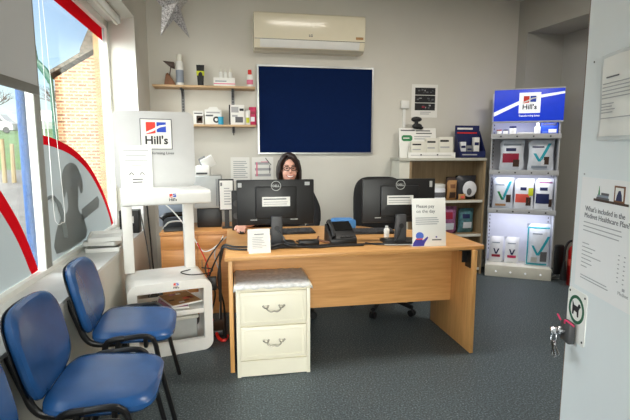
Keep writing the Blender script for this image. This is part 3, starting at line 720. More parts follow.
# pay sign
t = thing('pay_sign', 'white acrylic payment sign with a blue cartoon figure on the desk corner', 'sign', (1.285, 2.835, DZ), D(-2))
TX = Matrix.Rotation(D(-7), 4, 'X')
b = mb('paper'); b.box(-0.118, 0.118, 0, 0.004, 0, 0.325, bev=0.001); b.build('sign_face', 'paper', t, mx=TX)
b = mb('plastic'); b.box(-0.118, 0.118, 0, 0.075, 0, 0.004); b.build('sign_foot', 'plastic', t)
b = mb('ink'); b.text('Please pay', 0.031, -0.09, 0.262, -0.0008, m='midink'); b.text('on the day', 0.031, -0.09, 0.228, -0.0008, m='midink'); b.build('lettering', 'midink', t, smooth=False, mx=TX)
b = mb('greyink'); b.lines(-0.095, 0.075, 0.20, 0.145, 4, -0.0006); b.box(0.045, 0.055, -0.001, 0, 0.058, 0.068, 'purple'); b.box(0.02, 0.085, -0.001, 0, 0.040, 0.048, 'midink'); b.build('small_print', 'greyink', t, smooth=False, mx=TX)
b = mb('purple')
b.prism([(-0.118, 0.004), (-0.02, 0.004), (-0.01, 0.03), (0.02, 0.07), (0.012, 0.078), (-0.025, 0.05), (-0.05, 0.062), (-0.09, 0.058), (-0.112, 0.03)], 'y', -0.0014, 0)
b.prism([(-0.055+0.035*math.cos(a), 0.085+0.03*math.sin(a)) for a in [2*PI*i/16 for i in range(16)]], 'y', -0.0018, 0, 'paleblue')
b.prism([(-0.09, 0.056), (-0.03, 0.056), (-0.03, 0.064), (-0.09, 0.064)], 'y', -0.0022, 0, 'coral')
b.build('printed_figure', 'purple', t, smooth=False, mx=TX @ Matrix.Translation((-0.118, 0, 0.004)) @ Matrix.Diagonal((.8, 1, .85, 1)) @ Matrix.Translation((0.118, 0, -0.004)))
# card terminal / wedge phone
t = thing('desk_phone', 'black wedge shaped desk phone between the two monitors', 'phone', (0.73, 3.06, DZ), D(4))
b = mb('black'); b.prism([(-0.06, 0.0), (0.13, 0.0), (0.115, 0.115), (0.10, 0.125), (-0.055, 0.04)], 'x', -0.095, 0.095, bev=0.006); b.build('body', 'black', t)
b = mb('blackgloss'); b.box(-0.085, 0.085, 0, 0.003, 0.0, 0.10, mx=Matrix.Translation((0, 0.02, 0.088)) @ Matrix.Rotation(D(-62), 4, 'X')); b.build('display', 'blackgloss', t)
b = mb('black'); b.tube(catmull([(-0.07, -0.05, 0.055), (-0.07, -0.03, 0.085), (-0.07, 0.04, 0.125), (-0.07, 0.085, 0.14)], 4), [0.018]+[0.014]*11+[0.018], 10); b.build('handset', 'black', t)
for i in range(3):
    b = mb('darkgrey'); b.box(-0.02+i*0.035, 0.005+i*0.035, -0.052, -0.04, 0.05, 0.056); b.build('key', 'darkgrey', t)
# blue folder
b = mb('lightblue'); b.prism(rrect(-0.09, 0.09, 0, 0.075, 0.012), 'y', -0.09, 0.06, bev=0.003); tag(b.build('blue_folder_box', 'lightblue', loc=(0.885, 3.68, DZ)), 'low blue file box on the desk behind the black phone', 'file box')
# keyboards, mouse
def keyboard(loc, rz, label):
    t = thing('keyboard', label, 'keyboard', loc, rz)
    b = mb('black'); b.prism([(-0.07, 0), (0.07, 0), (0.07, 0.022), (-0.07, 0.012)], 'x', -0.21, 0.21, bev=0.003); b.build('keyboard_body', 'black', t)
    b = mb('darkgrey')
    for r in range(5):
        for k in range(14): b.box(-0.2+k*0.0285, -0.176+k*0.0285, -0.058+r*0.024, -0.038+r*0.024, 0.012+r*0.0018, 0.022+r*0.0018)
    b.build('keys', 'darkgrey', t, smooth=False); return t
keyboard((0.40, 3.50, DZ), D(3), 'black keyboard in front of the seated person')
keyboard((1.02, 3.40, DZ), D(-4), 'black keyboard on the desk behind the payment monitor')
t = thing('mouse', 'black computer mouse under the seated person hand', 'mouse', (0.045, 3.55, DZ))
b = mb('black'); b.ball((0, 0, 0.012), (0.032, 0.055, 0.022), 16); b.bm.verts.ensure_lookup_table()
for v in b.bm.verts: v.co.z = max(v.co.z, 0)
b.build('mouse_body', 'black', t)
b = mb('darkgrey'); b.cyl((-0.003, 0.03, 0.03), (0.003, 0.03, 0.03), 0.008, n=12); b.build('scroll_wheel', 'darkgrey', t)
# small white bottle behind monitor
t = thing('small_bottle', 'little white bottle behind the stand of the payment monitor', 'bottle', (1.10, 3.18, DZ)); b = mb('white'); b.lathe([(0.018, 0), (0.02, 0.004), (0.02, 0.065), (0.01, 0.075)], n=16); b.build('bottle_body', 'white', t); b = mb('lightgrey'); b.lathe([(0.011, 0.074), (0.011, 0.09), (0, 0.091)], n=16); b.build('cap', 'lightgrey', t)
# desk cables
def cable(name, pts, r, m, label, k=6):
    b = mb(m); b.tube(catmull(pts, k), r, 6); return tag(b.build(name, m), label, 'cable')
z = DZ + 0.0085
cable('desk_cable', [(0.28, 2.95, z), (0.20, 2.955, z), (0.08, 2.99, z), (-0.02, 3.02, z), (-0.082, 3.06, z+.004), (-0.105, 3.10, z-.06), (-0.12, 3.15, 0.55), (-0.13, 3.3, 0.3)], 0.0065, 'black', 'black cable looping from the seated person monitor over the desk end')
cable('desk_cable', [(0.25, 2.955, z), (0.38, 2.93, z), (0.52, 2.95, z), (0.66, 2.98, z), (0.80, 2.95, z), (0.95, 2.95, z), (1.1, 2.895, z), (1.27, 2.91, z)], 0.0065, 'black', 'black cable lying along the desk between the two monitors')
cable('desk_cable', [(0.27, 2.93, z), (0.20, 2.90, z), (0.06, 2.91, z), (-0.03, 2.95, z), (-0.082, 2.98, z+.004), (-0.108, 3.00, z-.07), (-0.11, 3.05, 0.5), (-0.12, 3.2, 0.2)], 0.007, 'black', 'thick black cable hanging over the desk end beside the weighing stand')
cable('desk_cable', [(0.99, 2.90, z), (1.14, 2.878, z), (1.27, 2.89, z), (1.295, 2.99, z), (1.285, 3.08, z)], 0.004, 'lightgrey', 'thin pale cable curled round the payment monitor base')
cable('desk_cable', [(0.20, 2.955, z), (0.30, 2.93, z), (0.42, 2.96, z), (0.44, 3.06, z), (0.42, 3.13, z)], 0.006, 'black', 'coiled black cable at the foot of the monitor by the tent card')
cable('desk_cable', [(0.60, 3.26, z), (0.58, 3.15, z), (0.63, 3.05, z), (0.655, 3.02, z)], 0.008, 'brown', 'brown cable running to the black phone')
cable('desk_cable', [(0.16, 2.935, z), (0.22, 2.915, z+.012), (0.30, 2.955, z+.02), (0.36, 2.91, z+.012), (0.44, 2.93, z), (0.52, 2.90, z), (0.66, 2.925, z), (0.85, 2.92, z)], 0.0075, 'black', 'thick black cable bunched in front of the monitor by the tent card')
cable('desk_cable', [(0.28, 3.02, z+.10), (0.31, 2.985, z+.06), (0.33, 2.95, z+.03), (0.40, 2.945, z+.015), (0.46, 2.97, z)], 0.006, 'black', 'black lead hanging from the back of the monitor by the tent card')
cable('desk_cable', [(1.13, 2.965, z+.10), (1.10, 2.935, z+.05), (1.05, 2.905, z+.01), (0.96, 2.925, z), (0.88, 2.985, z)], 0.006, 'black', 'black lead hanging from the back of the payment monitor')
b = mb('black'); b.box(-0.07, 0.07, -0.03, 0.03, 0, 0.035, bev=0.006); tag(b.build('power_adapter', 'black', loc=(0.49, 3.03, DZ)), 'black power adapter among the cables below the monitor', 'adapter')

# ------------------------------------------------------------------ office chairs
def office_chair():
    t = thing('office_chair', 'x', 'office chair')
    b = mb('blackfab')
    def bf(i, j):
        u, v = i/14*2-1, j/12
        h = 0.46*(1-0.10*abs(u)**4)
        w = 0.245*(1 - 0.25*(1-v)**2)*(1-0.10*v**6)
        return (u*w, -0.0 , v*h)
    # back shell : superellipse cushion, faces +y front toward -y
    pts = []
    n = 40
    for i in range(n):
        a = 2*PI*i/n; c, s = math.cos(a), math.sin(a)
        pts.append((0.245*abs(c)**0.5*(1 if c > 0 else -1), 0.30+0.30*abs(s)**0.55*(1 if s > 0 else -1)))
    lay = [(-0.035, .93), (-0.025, .99), (0.0, 1.0), (0.03, .97), (0.045, .85)]
    rings = [[b.bm.verts.new((x*k, y+0.05*(x/0.245)**2*-1, 0.30+(z-0.30)*k)) for x, z in pts] for y, k in lay]
    for A, B in zip(rings, rings[1:]):
        for i in range(n): b.bm.faces.new([A[i], A[(i+1) % n], B[(i+1) % n], B[i]])
    b.bm.faces.new(rings[0]); b.bm.faces.new(rings[-1][::-1])
    b._mi('blackfab'); b.build('backrest', 'blackfab', t, mx=Matrix.Translation((0, 0.24, 0.56)) @ Matrix.Rotation(D(-5), 4, 'X'))
    b = mb('blackfab'); b.prism(rrect(-0.25, 0.25, -0.24, 0.24, 0.09), 'z', 0.44, 0.51, bev=0.02); b.build('seat', 'blackfab', t)
    b = mb('black'); b.tube(catmull([(0, 0.1, 0.43), (0, 0.25, 0.42), (0, 0.33, 0.48), (0, 0.30, 0.62)], 5), 0.022, 8); b.build('back_bracket', 'black', t)
    b = mb('blackmetal'); b.cyl((0, 0, 0.09), (0, 0, 0.44), 0.027); b.build('gas_lift', 'blackmetal', t)
    for k in range(5):
        a = D(72*k+20); d = Vector((math.cos(a), math.sin(a), 0)); e = d*0.29
        g = mb('black'); g.tube([d*0.02+Vector((0, 0, 0.105)), d*0.15+Vector((0, 0, 0.10)), e+Vector((0, 0, 0.075))], [0.028, 0.024, 0.018], 8); lg = g.build('base_leg', 'black', t)
        p = Vector((-d.y, d.x, 0))
        c_ = mb('black'); 
        for s in (-1, 1): c_.cyl(e+p*s*0.006+Vector((0, 0, 0.028)), e+p*s*0.024+Vector((0, 0, 0.028)), 0.028, n=16)
        c_.cyl(e+Vector((0, 0, 0.03)), e+Vector((0, 0, 0.08)), 0.008, n=8); c_.build('caster', 'black', lg)
    return t
oc = office_chair(); place(oc, (1.29, 3.76, 0), D(-3)); oc['label'] = 'empty black office chair behind the payment monitor'
oc2 = copy_tree(oc); place(oc2, (0.38, 4.24, 0), D(4)); oc2.children and [setattr(c_, 'location', (0, 0.02, -0.09)) for c_ in oc2.children if c_.name.startswith('backrest')]; oc2['label'] = 'black office chair the smiling person sits on'

# ------------------------------------------------------------------ person
PX, PY = 0.49, 4.17
ps = thing('person', 'person with shoulder length dark hair and glasses in a black top smiling behind the monitor', 'person', (PX, PY, 0))
def limb(b, pts, rad, n=12): b.tube(catmull(pts, 5), [r for r in resamp(rad, 5)], n)
def resamp(r, k):
    out = []
    for a, c in zip(r, r[1:]): out += [a + (c-a)*t/k for t in range(k)]
    return out + [r[-1]]
HC = Vector((0.0, -0.03, 1.235))            # head centre
b = mb('skin')
b.ball(HC + Vector((0, 0.012, 0.03)), (0.076, 0.094, 0.098), 24)                    # skull
b.ball(HC + Vector((0, -0.022, -0.042)), (0.066, 0.070, 0.078), 20)              # face / jaw
b.ball(HC + Vector((0, -0.062, -0.098)), (0.026, 0.024, 0.02), 12)               # chin
b.ball(HC + Vector((0, -0.092, -0.026)), (0.013, 0.020, 0.014), 10)              # nose tip
b.tube([HC+Vector((0, -0.075, 0.02)), HC+Vector((0, -0.094, -0.022))], [0.008, 0.012], 8)
for s in (-1, 1):
    b.ball(HC + Vector((s*0.036, -0.062, -0.045)), (0.026, 0.024, 0.024), 12)   # cheeks
    b.ball(HC + Vector((s*0.079, 0.012, -0.005)), (0.010, 0.020, 0.032), 10)    # ears
b.ball(HC + Vector((0, -0.085, -0.068)), (0.026, 0.012, 0.012), 10)
limb(b, [(0, 0.01, 1.17), (0, 0.02, 1.10), (0, 0.03, 1.02)], [0.056, 0.053, 0.07], 14)
limb(b, [(0, 0.03, 1.05), (0, 0.045, 0.92), (0, 0.05, 0.72), (0, 0.04, 0.60)], [0.10, 0.135, 0.125, 0.15], 18)
for s in (-1, 1):
    limb(b, [(s*0.05, 0.03, 1.01), (s*0.17, 0.03, 0.985)], [0.06, 0.055], 12)
    limb(b, [(s*0.09, 0.02, 0.625), (s*0.12, -0.22, 0.615), (s*0.12, -0.40, 0.56)], [0.085, 0.075, 0.058], 12)
    limb(b, [(s*0.12, -0.40, 0.56), (s*0.12, -0.38, 0.30), (s*0.12, -0.36, 0.08)], [0.056, 0.052, 0.036], 12)
    limb(b, [(s*0.12, -0.35, 0.05), (s*0.125, -0.45, 0.035), (s*0.13, -0.55, 0.028)], [0.036, 0.034, 0.022], 10)
# arms: reaching arm to the mouse (towards the window), other arm bent on the lap side
RA = [(-0.18, 0.03, 0.985), (-0.245, -0.12, 0.86), (-0.30, -0.25, 0.815)]
limb(b, RA, [0.05, 0.044, 0.038], 12)
limb(b, [(-0.30, -0.25, 0.815), (-0.37, -0.40, 0.80), (-0.435, -0.53, 0.80)], [0.038, 0.034, 0.025], 12)
LA = [(0.18, 0.03, 0.985), (0.235, 0.0, 0.86), (0.235, -0.04, 0.74)]
limb(b, LA, [0.05, 0.044, 0.04], 12)
limb(b, [(0.235, -0.04, 0.74), (0.17, -0.14, 0.68), (0.12, -0.23, 0.665)], [0.038, 0.034, 0.025], 12)
def hand(b, w, f, side, up=Vector((0, 0, 1)), curl=0.6):
    f = Vector(f).normalized(); r = f.cross(up).normalized()
    w = Vector(w)
    b.ball(w + f*0.045, (0.04, 0.04, 0.017), 12)
    b.tube([w - f*0.01, w+f*0.03], [0.025, 0.03], 10)
    for k, (o, l) in enumerate(((-0.029, .062), (-0.010, .072), (0.010, .068), (0.028, .054))):
        p0 = w + f*0.072 + r*o; p1 = p0 + f*l*.5 + up*0.008; p2 = p1 + f*l*.3 - up*0.012*curl*2; p3 = p2 + f*l*.2 - up*0.014*curl*2
        b.tube([p0-f*0.02, p0, p1, p2, p3], [0.009, 0.0095, 0.0085, 0.0078, 0.006], 8)
    p = w + f*0.02 + r*side*0.03
    b.tube([p-f*0.01, p + f*0.02 + r*side*0.018, p + f*0.05 + r*side*0.022 - up*0.01, p + f*0.065 + r*side*0.018 - up*0.014], [0.013, 0.011, 0.0095, 0.007], 8)
hand(b, (-0.435, -0.53, 0.80), (-0.15, -1, -0.10), 1)
hand(b, (0.12, -0.23, 0.665), (-0.35, -1, -0.12), -1)
body = b.build('body', 'skin', ps)
rm = body.modifiers.new('fuse', 'REMESH'); rm.mode = 'VOXEL'; rm.voxel_size = 0.006; rm.use_smooth_shade = True
sm = body.modifiers.new('soft', 'SMOOTH'); sm.factor = 0.5; sm.iterations = 3
# clothes
b = mb('jumper')
def limb2(pts, rad, n=14): b.tube(catmull(pts, 5), resamp([r+0.014 for r in rad], 5), n)
limb2([(0, 0.032, 1.055), (0, 0.045, 0.92), (0, 0.05, 0.72), (0, 0.04, 0.60)], [0.085, 0.145, 0.14, 0.16], 20)
for s in (-1, 1): limb2([(s*0.04, 0.03, 1.015), (s*0.18, 0.03, 0.985)], [0.062, 0.056])
limb2(RA, [0.05, 0.046, 0.042]); limb2([(-0.30, -0.25, 0.815), (-0.36, -0.37, 0.802)], [0.042, 0.038])
limb2(LA, [0.05, 0.046, 0.044]); limb2([(0.235, -0.04, 0.74), (0.17, -0.14, 0.68)], [0.043, 0.036])
o = b.build('black_top', 'jumper', ps); rm = o.modifiers.new('fuse', 'REMESH'); rm.mode = 'VOXEL'; rm.voxel_size = 0.008; rm.use_smooth_shade = True
b = mb('darkgrey')
for s in (-1, 1):
    limb2([(s*0.09, 0.02, 0.625), (s*0.12, -0.22, 0.615), (s*0.12, -0.40, 0.56)], [0.085, 0.076, 0.06]); limb2([(s*0.12, -0.40, 0.56), (s*0.12, -0.38, 0.30), (s*0.12, -0.36, 0.10)], [0.058, 0.055, 0.045])
b.ball((0, 0.04, 0.615), (0.17, 0.13, 0.095), 16)
o = b.build('trousers', 'darkgrey', ps); rm = o.modifiers.new('fuse', 'REMESH'); rm.mode = 'VOXEL'; rm.voxel_size = 0.01; rm.use_smooth_shade = True
for s in (-1, 1):
    b = mb('black'); b.tube([(s*0.12, -0.32, 0.045), (s*0.125, -0.45, 0.04), (s*0.13, -0.58, 0.034)], [0.045, 0.044, 0.032], 10); b.build('shoe', 'black', ps)
# hair: cap over the skull with an opening for the face, side parting, locks to the shoulders
b = mb('hair')
b.ball(HC + Vector((0, 0.028, 0.042)), (0.092, 0.103, 0.104), 24)
for s in (-1, 1):
    for k in range(5):
        a = k/4
        p0 = HC + Vector((s*(0.05+0.03*a), -0.045+0.06*a, 0.09-0.02*a))
        b.tube(catmull([p0, HC+Vector((s*(0.089+0.006*a), -0.03+0.05*a, 0.02)), HC+Vector((s*(0.097+0.004*a), -0.025+0.055*a, -0.06)), HC+Vector((s*(0.097-0.004*a), -0.025+0.055*a, -0.14+0.01*k))], 5), resamp([0.018, 0.017, 0.017, 0.010], 5), 8)
    b.tube(catmull([HC+Vector((s*0.06, 0.08, 0.02)), HC+Vector((s*0.07, 0.09, -0.07)), HC+Vector((s*0.06, 0.085, -0.15))], 5), resamp([0.05, 0.045, 0.02], 5), 10)
# fringe swept from a parting
for k in range(6):
    a = k/5
    b.tube(catmull([HC+Vector((-0.028, -0.058+0.02*a, 0.128)), HC+Vector((0.02+0.02*a, -0.083+0.02*a, 0.105-0.012*a)), HC+Vector((0.062+0.012*a, -0.068+0.02*a, 0.05-0.01*a)), HC+Vector((0.083, -0.05, -0.02))], 5), resamp([0.016, 0.017, 0.016, 0.012], 5), 8)
for k in range(4):
    a = k/3
    b.tube(catmull([HC+Vector((-0.03, -0.055+0.02*a, 0.128)), HC+Vector((-0.062-0.006*a, -0.062+0.02*a, 0.09)), HC+Vector((-0.084, -0.045+0.02*a, 0.03)), HC+Vector((-0.088, -0.04, -0.04))], 5), resamp([0.014, 0.016, 0.016, 0.014], 5), 8)
b.ball(HC + Vector((0.100, 0.02, -0.03)), (0.02, 0.03, 0.045), 12)
o = b.build('hair', 'hair', ps); rm = o.modifiers.new('fuse', 'REMESH'); rm.mode = 'VOXEL'; rm.voxel_size = 0.006; rm.use_smooth_shade = True
sm = o.modifiers.new('soft', 'SMOOTH'); sm.factor = 0.5; sm.iterations = 2
for s in (-1, 1):
    b = mb('eyew'); b.ball(HC+Vector((s*0.029, -0.080, 0.004)), (0.011, 0.006, 0.0055), 10); b.build('eye', 'eyew', ps)
b = mb('paper'); b.tube(catmull([HC+Vector((-0.026, -0.090, -0.060)), HC+Vector((-0.012, -0.100, -0.069)), HC+Vector((0.012, -0.100, -0.069)), HC+Vector((0.026, -0.090, -0.060))], 4), 0.0055, 6); b.build('teeth', 'paper', ps)
b = mb('lips'); 
b.tube(catmull([HC+Vector((-0.031, -0.087, -0.056)), HC+Vector((-0.014, -0.099, -0.078)), HC+Vector((0.014, -0.099, -0.078)), HC+Vector((0.031, -0.087, -0.056))], 4), 0.005, 6)
b.tube(catmull([HC+Vector((-0.031, -0.087, -0.056)), HC+Vector((-0.012, -0.101, -0.060)), HC+Vector((0.012, -0.101, -0.060)), HC+Vector((0.031, -0.087, -0.056))], 4), 0.0035, 6); b.build('mouth', 'lips', ps)
b = mb('dbrown')
for s in (-1, 1):
    b.tube([HC+Vector((s*0.031+0.026*math.cos(a), -0.096+0.006*abs(math.cos(a)), 0.002+0.019*math.sin(a))) for a in [2*PI*i/18 for i in range(18)]], 0.0042, 6, closed=True)
    b.tube([HC+Vector((s*0.057, -0.092, 0.006)), HC+Vector((s*0.082, 0.01, 0.006))], 0.003, 6)
b.tube([HC+Vector((-0.006, -0.098, 0.006)), HC+Vector((0.006, -0.098, 0.006))], 0.003, 6); b.build('glasses', 'dbrown', ps)
for s in (-1, 1):
    b = mb('hair'); b.tube([HC+Vector((s*0.014, -0.082, 0.027)), HC+Vector((s*0.032, -0.083, 0.033)), HC+Vector((s*0.05, -0.07, 0.026))], 0.0035, 6); b.build('eyebrow', 'hair', ps)

# ------------------------------------------------------------------ back corner: cabinet, machine, phone
cb = thing('low_cabinet', 'orange wooden low cabinet behind the weighing stand', 'cabinet', (-0.32, 3.87, 0))
b = mb('cab'); b.box(-0.30, 0.30, 0.012, 0.50, 0.0, 0.695); b.box(-0.305, 0.305, 0.0, 0.51, 0.695, 0.72, bev=0.002); b.build('carcass', 'cab', cb, smooth=False)
for x0, x1 in ((-0.297, -0.003), (0.003, 0.297)):
    d_ = mb('cab'); d_.box(x0, x1, 0.0, 0.014, 0.03, 0.57, bev=0.002); do = d_.build('door', 'cab', cb)
    h = mb('chrome'); xx = x1-0.03 if x0 < 0 else x0+0.03; h.tube([(xx, 0, 0.48), (xx, -0.02, 0.48), (xx, -0.02, 0.40), (xx, 0, 0.40)], 0.004, 8); h.build('handle', 'chrome', do)
    d_ = mb('cab'); d_.box(x0, x1, 0.0, 0.014, 0.576, 0.69, bev=0.002); d_.build('drawer', 'cab', cb)
ph = thing('telephone', 'black telephone on the orange cabinet seen through the weighing stand', 'telephone', (-0.50, 4.02, 0.72), D(10)); ph.scale = (1.25, 1.25, 1.3)
b = mb('black'); b.prism([(-0.08, 0), (0.09, 0), (0.08, 0.075), (-0.07, 0.03)], 'x', -0.09, 0.09, bev=0.008); b.build('base', 'black', ph)
b = mb('blackgloss'); b.tube(catmull([(-0.10, 0.0, 0.075), (-0.06, 0.0, 0.10), (0.06, 0.0, 0.10), (0.10, 0.0, 0.075)], 4), [0.022]+[0.016]*11+[0.022], 10); b.build('handset', 'blackgloss', ph)
b = mb('lightgrey'); b.tube(catmull([(-0.092, -0.05, 0.02), (-0.05, -0.062, 0.062), (0.03, -0.062, 0.064)], 4), 0.006, 6); b.build('trim_arc', 'lightgrey', ph)
gb = thing('storage_bin', 'blue grey storage bin on the orange cabinet behind the black telephone', 'bin', (-0.575, 4.26, 0.72))
b = mb('bluegrey'); b.box(-0.10, 0.19, -0.06, 0.10, 0, 0.36, bev=0.006); b.build('bin_body', 'bluegrey', gb)
b = mb('bluegrey'); b.box(-0.11, 0.20, -0.07, 0.11, 0.36, 0.38, bev=0.004); b.build('lid', 'bluegrey', gb)
mc = thing('printer', 'tall grey office machine with a dark base on the orange cabinet', 'printer', (-0.235, 4.15, 0.72))
b = mb('black'); b.box(-0.10, 0.11, -0.06, 0.16, 0, 0.17, bev=0.006); b.build('base', 'black', mc)
b = mb('lightgrey'); b.box(-0.115, 0.12, -0.07, 0.17, 0.17, 0.455, bev=0.012); b.build('housing', 'lightgrey', mc)
b = mb('grey'); b.box(0.07, 0.078, -0.074, -0.069, 0.19, 0.43); b.box(0.088, 0.096, -0.074, -0.069, 0.19, 0.43); b.build('vent_slots', 'grey', mc, smooth=False)
b = mb('white'); b.box(-0.10, 0.02, -0.055, 0.10, 0.455, 0.545, bev=0.008); b.box(-0.095, 0.0, -0.058, -0.054, 0.47, 0.485, 'darkgrey'); b.build('top_unit', 'white', mc)
b = mb('white'); b.box(-0.055, 0.055, -0.008, 0.008, 0, 0.10, bev=0.004, mx=Matrix.Translation((0.03, 0.0, 0.53)) @ Matrix.Rotation(D(-28), 4, 'Y') @ Matrix.Rotation(D(20), 4, 'X')); b.build('tilted_panel', 'white', mc)
b = mb('grey'); b.tube([(-0.05, 0, 0.54), (-0.07, -0.01, 0.60), (-0.02, -0.01, 0.625)], 0.008, 6); b.build('arm', 'grey', mc)
ws = thing('screen', 'small white screen in a black bezel beside the grey machine', 'screen', (-0.075, 4.03, 0.72))
b = mb('black'); b.box(-0.065, 0.065, 0, 0.02, 0.155, 0.43, bev=0.004); b.build('bezel', 'black', ws)
b = mb('paper'); b.box(-0.056, 0.056, -0.0015, 0.0, 0.165, 0.418); b.box(-0.05, -0.035, -0.002, -0.0012, 0.37, 0.40, 'midink'); b.lines(-0.02, 0.045, 0.36, 0.2, 7, -0.0016); b.build('display', 'paper', ws, smooth=False)
b = mb('black'); b.box(-0.02, 0.02, 0.01, 0.03, 0.005, 0.16); b.box(-0.042, 0.042, -0.03, 0.045, 0, 0.008); b.build('stand', 'black', ws)
sp = thing('speaker', 'slim black speaker between the white screen and the monitor', 'speaker', (0.0, 3.72, DZ))
b = mb('black'); b.box(-0.03, 0.045, -0.04, 0.04, 0.0, 0.32, bev=0.008); b.build('cabinet', 'black', sp)
b = mb('darkgrey'); b.cyl((0.008, -0.0405, 0.22), (0.008, -0.043, 0.22), 0.026, n=18); b.cyl((0.008, -0.0405, 0.12), (0.008, -0.043, 0.12), 0.026, n=18); b.build('driver_cone', 'darkgrey', sp)
# sill clutter
for i, (y, dz, rz, lb) in enumerate(((3.56, 0, 8, 'white plastic tray lying flat on the window sill'), (3.62, 0.034, -6, 'white plastic tray stacked second on the sill pile'), (3.60, 0.068, 12, 'white plastic tray topmost of the pile on the window sill'))):
    t = thing('plastic_tray', lb, 'tray', (-0.965, y, 0.676+dz), D(rz), 'trays on the window sill')
    b = mb('white'); b.box(-0.11, 0.11, -0.16, 0.16, 0, 0.004); b.ring(rrect(-0.115, 0.115, -0.165, 0.165, 0.015), rrect(-0.108, 0.108, -0.158, 0.158, 0.012), 'z', 0.0, 0.030); b.build('tray_body', 'white', t)
t = thing('document_box', 'black document box standing on the sill end by the window pier', 'box', (-0.93, 4.22, 0.675))
b = mb('black'); b.box(-0.07, 0.09, -0.06, 0.06, 0, 0.20, bev=0.004); b.build('box_body', 'black', t)
b = mb('paper'); b.box(-0.03, 0.05, -0.0615, -0.0598, 0.09, 0.15); b.build('label_card', 'paper', t)
# loose cables behind the stand
cable('loose_cable', [(-0.66, 3.78, 1.06), (-0.50, 3.76, 0.92), (-0.36, 3.72, 0.74), (-0.26, 3.66, 0.60), (-0.14, 3.6, 0.66), (-0.10, 3.58, 0.735)], 0.005, 'white', 'white cable slanting down behind the weighing stand upright')
cable('loose_cable', [(-0.70, 3.80, 1.0), (-0.68, 3.78, 0.7), (-0.66, 3.76, 0.4), (-0.60, 3.74, 0.02)], 0.006, 'black', 'black cable dropping behind the weighing stand near the window wall')
cable('loose_cable', [(-0.76, 3.84, 0.9), (-0.72, 3.82, 0.66), (-0.70, 3.81, 0.4), (-0.74, 3.79, 0.02)], 0.005, 'darkgrey', 'dark grey cable hanging behind the weighing stand by the orange cabinet')
cable('loose_cable', [(-0.09, 3.40, 0.70), (-0.14, 3.38, 0.45), (-0.10, 3.34, 0.25), (-0.09, 3.28, 0.02)], 0.008, 'black', 'thick black cable hanging beside the desk end down to the floor')
cable('loose_cable', [(-0.10, 3.55, 0.72), (-0.24, 3.50, 0.5), (-0.12, 3.46, 0.30), (-0.10, 3.40, 0.05)], 0.006, 'dbrown', 'brown looping cable between the weighing stand and the desk end')
cable('loose_cable', [(-0.34, 3.40, 0.522), (-0.40, 3.33, 0.522), (-0.32, 3.25, 0.522), (-0.20, 3.28, 0.522), (-0.18, 3.38, 0.522), (-0.26, 3.44, 0.522)], 0.004, 'black', 'thin black cable looped on top of the lower weighing box')
cable('loose_cable', [(-0.085, 3.30, 0.72), (-0.16, 3.34, 0.58), (-0.21, 3.44, 0.42), (-0.17, 3.52, 0.30), (-0.20, 3.56, 0.15), (-0.26, 3.50, 0.02)], 0.006, 'black', 'black cable zigzagging down between the weighing stand and desk end')
cable('loose_cable', [(-0.30, 3.60, 0.68), (-0.22, 3.62, 0.45), (-0.28, 3.64, 0.28), (-0.20, 3.66, 0.02)], 0.005, 'red', 'thin red cable in front of the orange cabinet beside the desk end')
cable('loose_cable', [(-0.075, 3.62, 0.72), (-0.17, 3.60, 0.60), (-0.13, 3.66, 0.36), (-0.15, 3.70, 0.02)], 0.005, 'lightgrey', 'pale grey cable hanging in front of the orange cabinet by the desk end')
b = mb('black'); b.box(-0.035, 0.035, -0.02, 0.02, -0.05, 0.05, bev=0.006)
for k in range(3): b.cyl((0, -0.0215, -0.03+k*0.03), (0, -0.0195, -0.03+k*0.03), 0.011, n=14, m='darkgrey')
tag(b.build('cable_adapter', 'black', loc=(-0.185, 3.36, 0.42)), 'black cable adapter block hanging in the tangle beside the desk end', 'adapter')
t = thing('power_block', 'black power block on the cables beside the desk end panel', 'power block', (-0.16, 3.46, 0.0)); b = mb('black'); b.box(-0.05, 0.05, -0.10, 0.10, 0, 0.05, bev=0.006); b.build('block_body', 'black', t)
b = mb('red'); b.tube(catmull([(0, -0.10, 0.03), (0.02, -0.16, 0.012), (0.06, -0.2, 0.012), (0.08, -0.12, 0.012)], 4), 0.012, 8); b.build('red_lead', 'red', t)

# ------------------------------------------------------------------ pet weighing stand
def hills(b, x, z, s, y=0.0, depth=0.0012):
    """square logo: red and blue window shapes, swoosh and name"""
    b.box(x-s*.30, x-s*.02, y-depth, y, z+s*.05, z+s*.36, 'hred')
    b.box(x+s*.02, x+s*.30, y-depth, y, z+s*.05, z+s*.36, 'hblue')
    b.prism([(x-s*.30, z-s*.02), (x-s*.02, z+s*.02), (x-s*.02, z+s*.08), (x-s*.30, z+s*.05)], 'y', y-depth*1.4, y, 'hred')
    sw = [(x-s*.36, z-s*.02), (x-s*.1, z+s*.07), (x+s*.12, z+s*.2), (x+s*.36, z+s*.25), (x+s*.36, z+s*.30), (x+s*.1, z+s*.26), (x-s*.12, z+s*.14), (x-s*.36, z+s*.03)]
    b.prism(sw, 'y', y-depth*1.8, y, 'paper')
    b.text("Hill's", s*.36, x, z-s*.32, y-depth, 'CENTER', 'ink', bold=s*.008)
st = thing('pet_weighing_stand', 'white moulded pet weighing stand with a tall logo head panel', 'stand', (-0.441, 3.102, 0), D(14.5))
out = rrect(-0.275, 0.275, 0.0, 0.515, 0.065, 6); inn = rrect(-0.215, 0.218, 0.085, 0.452, 0.004, 6)
b = mb('white'); b.ring(out, inn, 'y', 0.0, 0.045)
out2 = rrect(-0.275, 0.275, 0.0, 0.515, 0.065, 6); inn2 = rrect(-0.255, 0.255, 0.02, 0.495, 0.05, 6)
b.ring(out2, inn2, 'y', 0.045, 0.42); b.build('lower_box', 'white', st, ang=0.5)
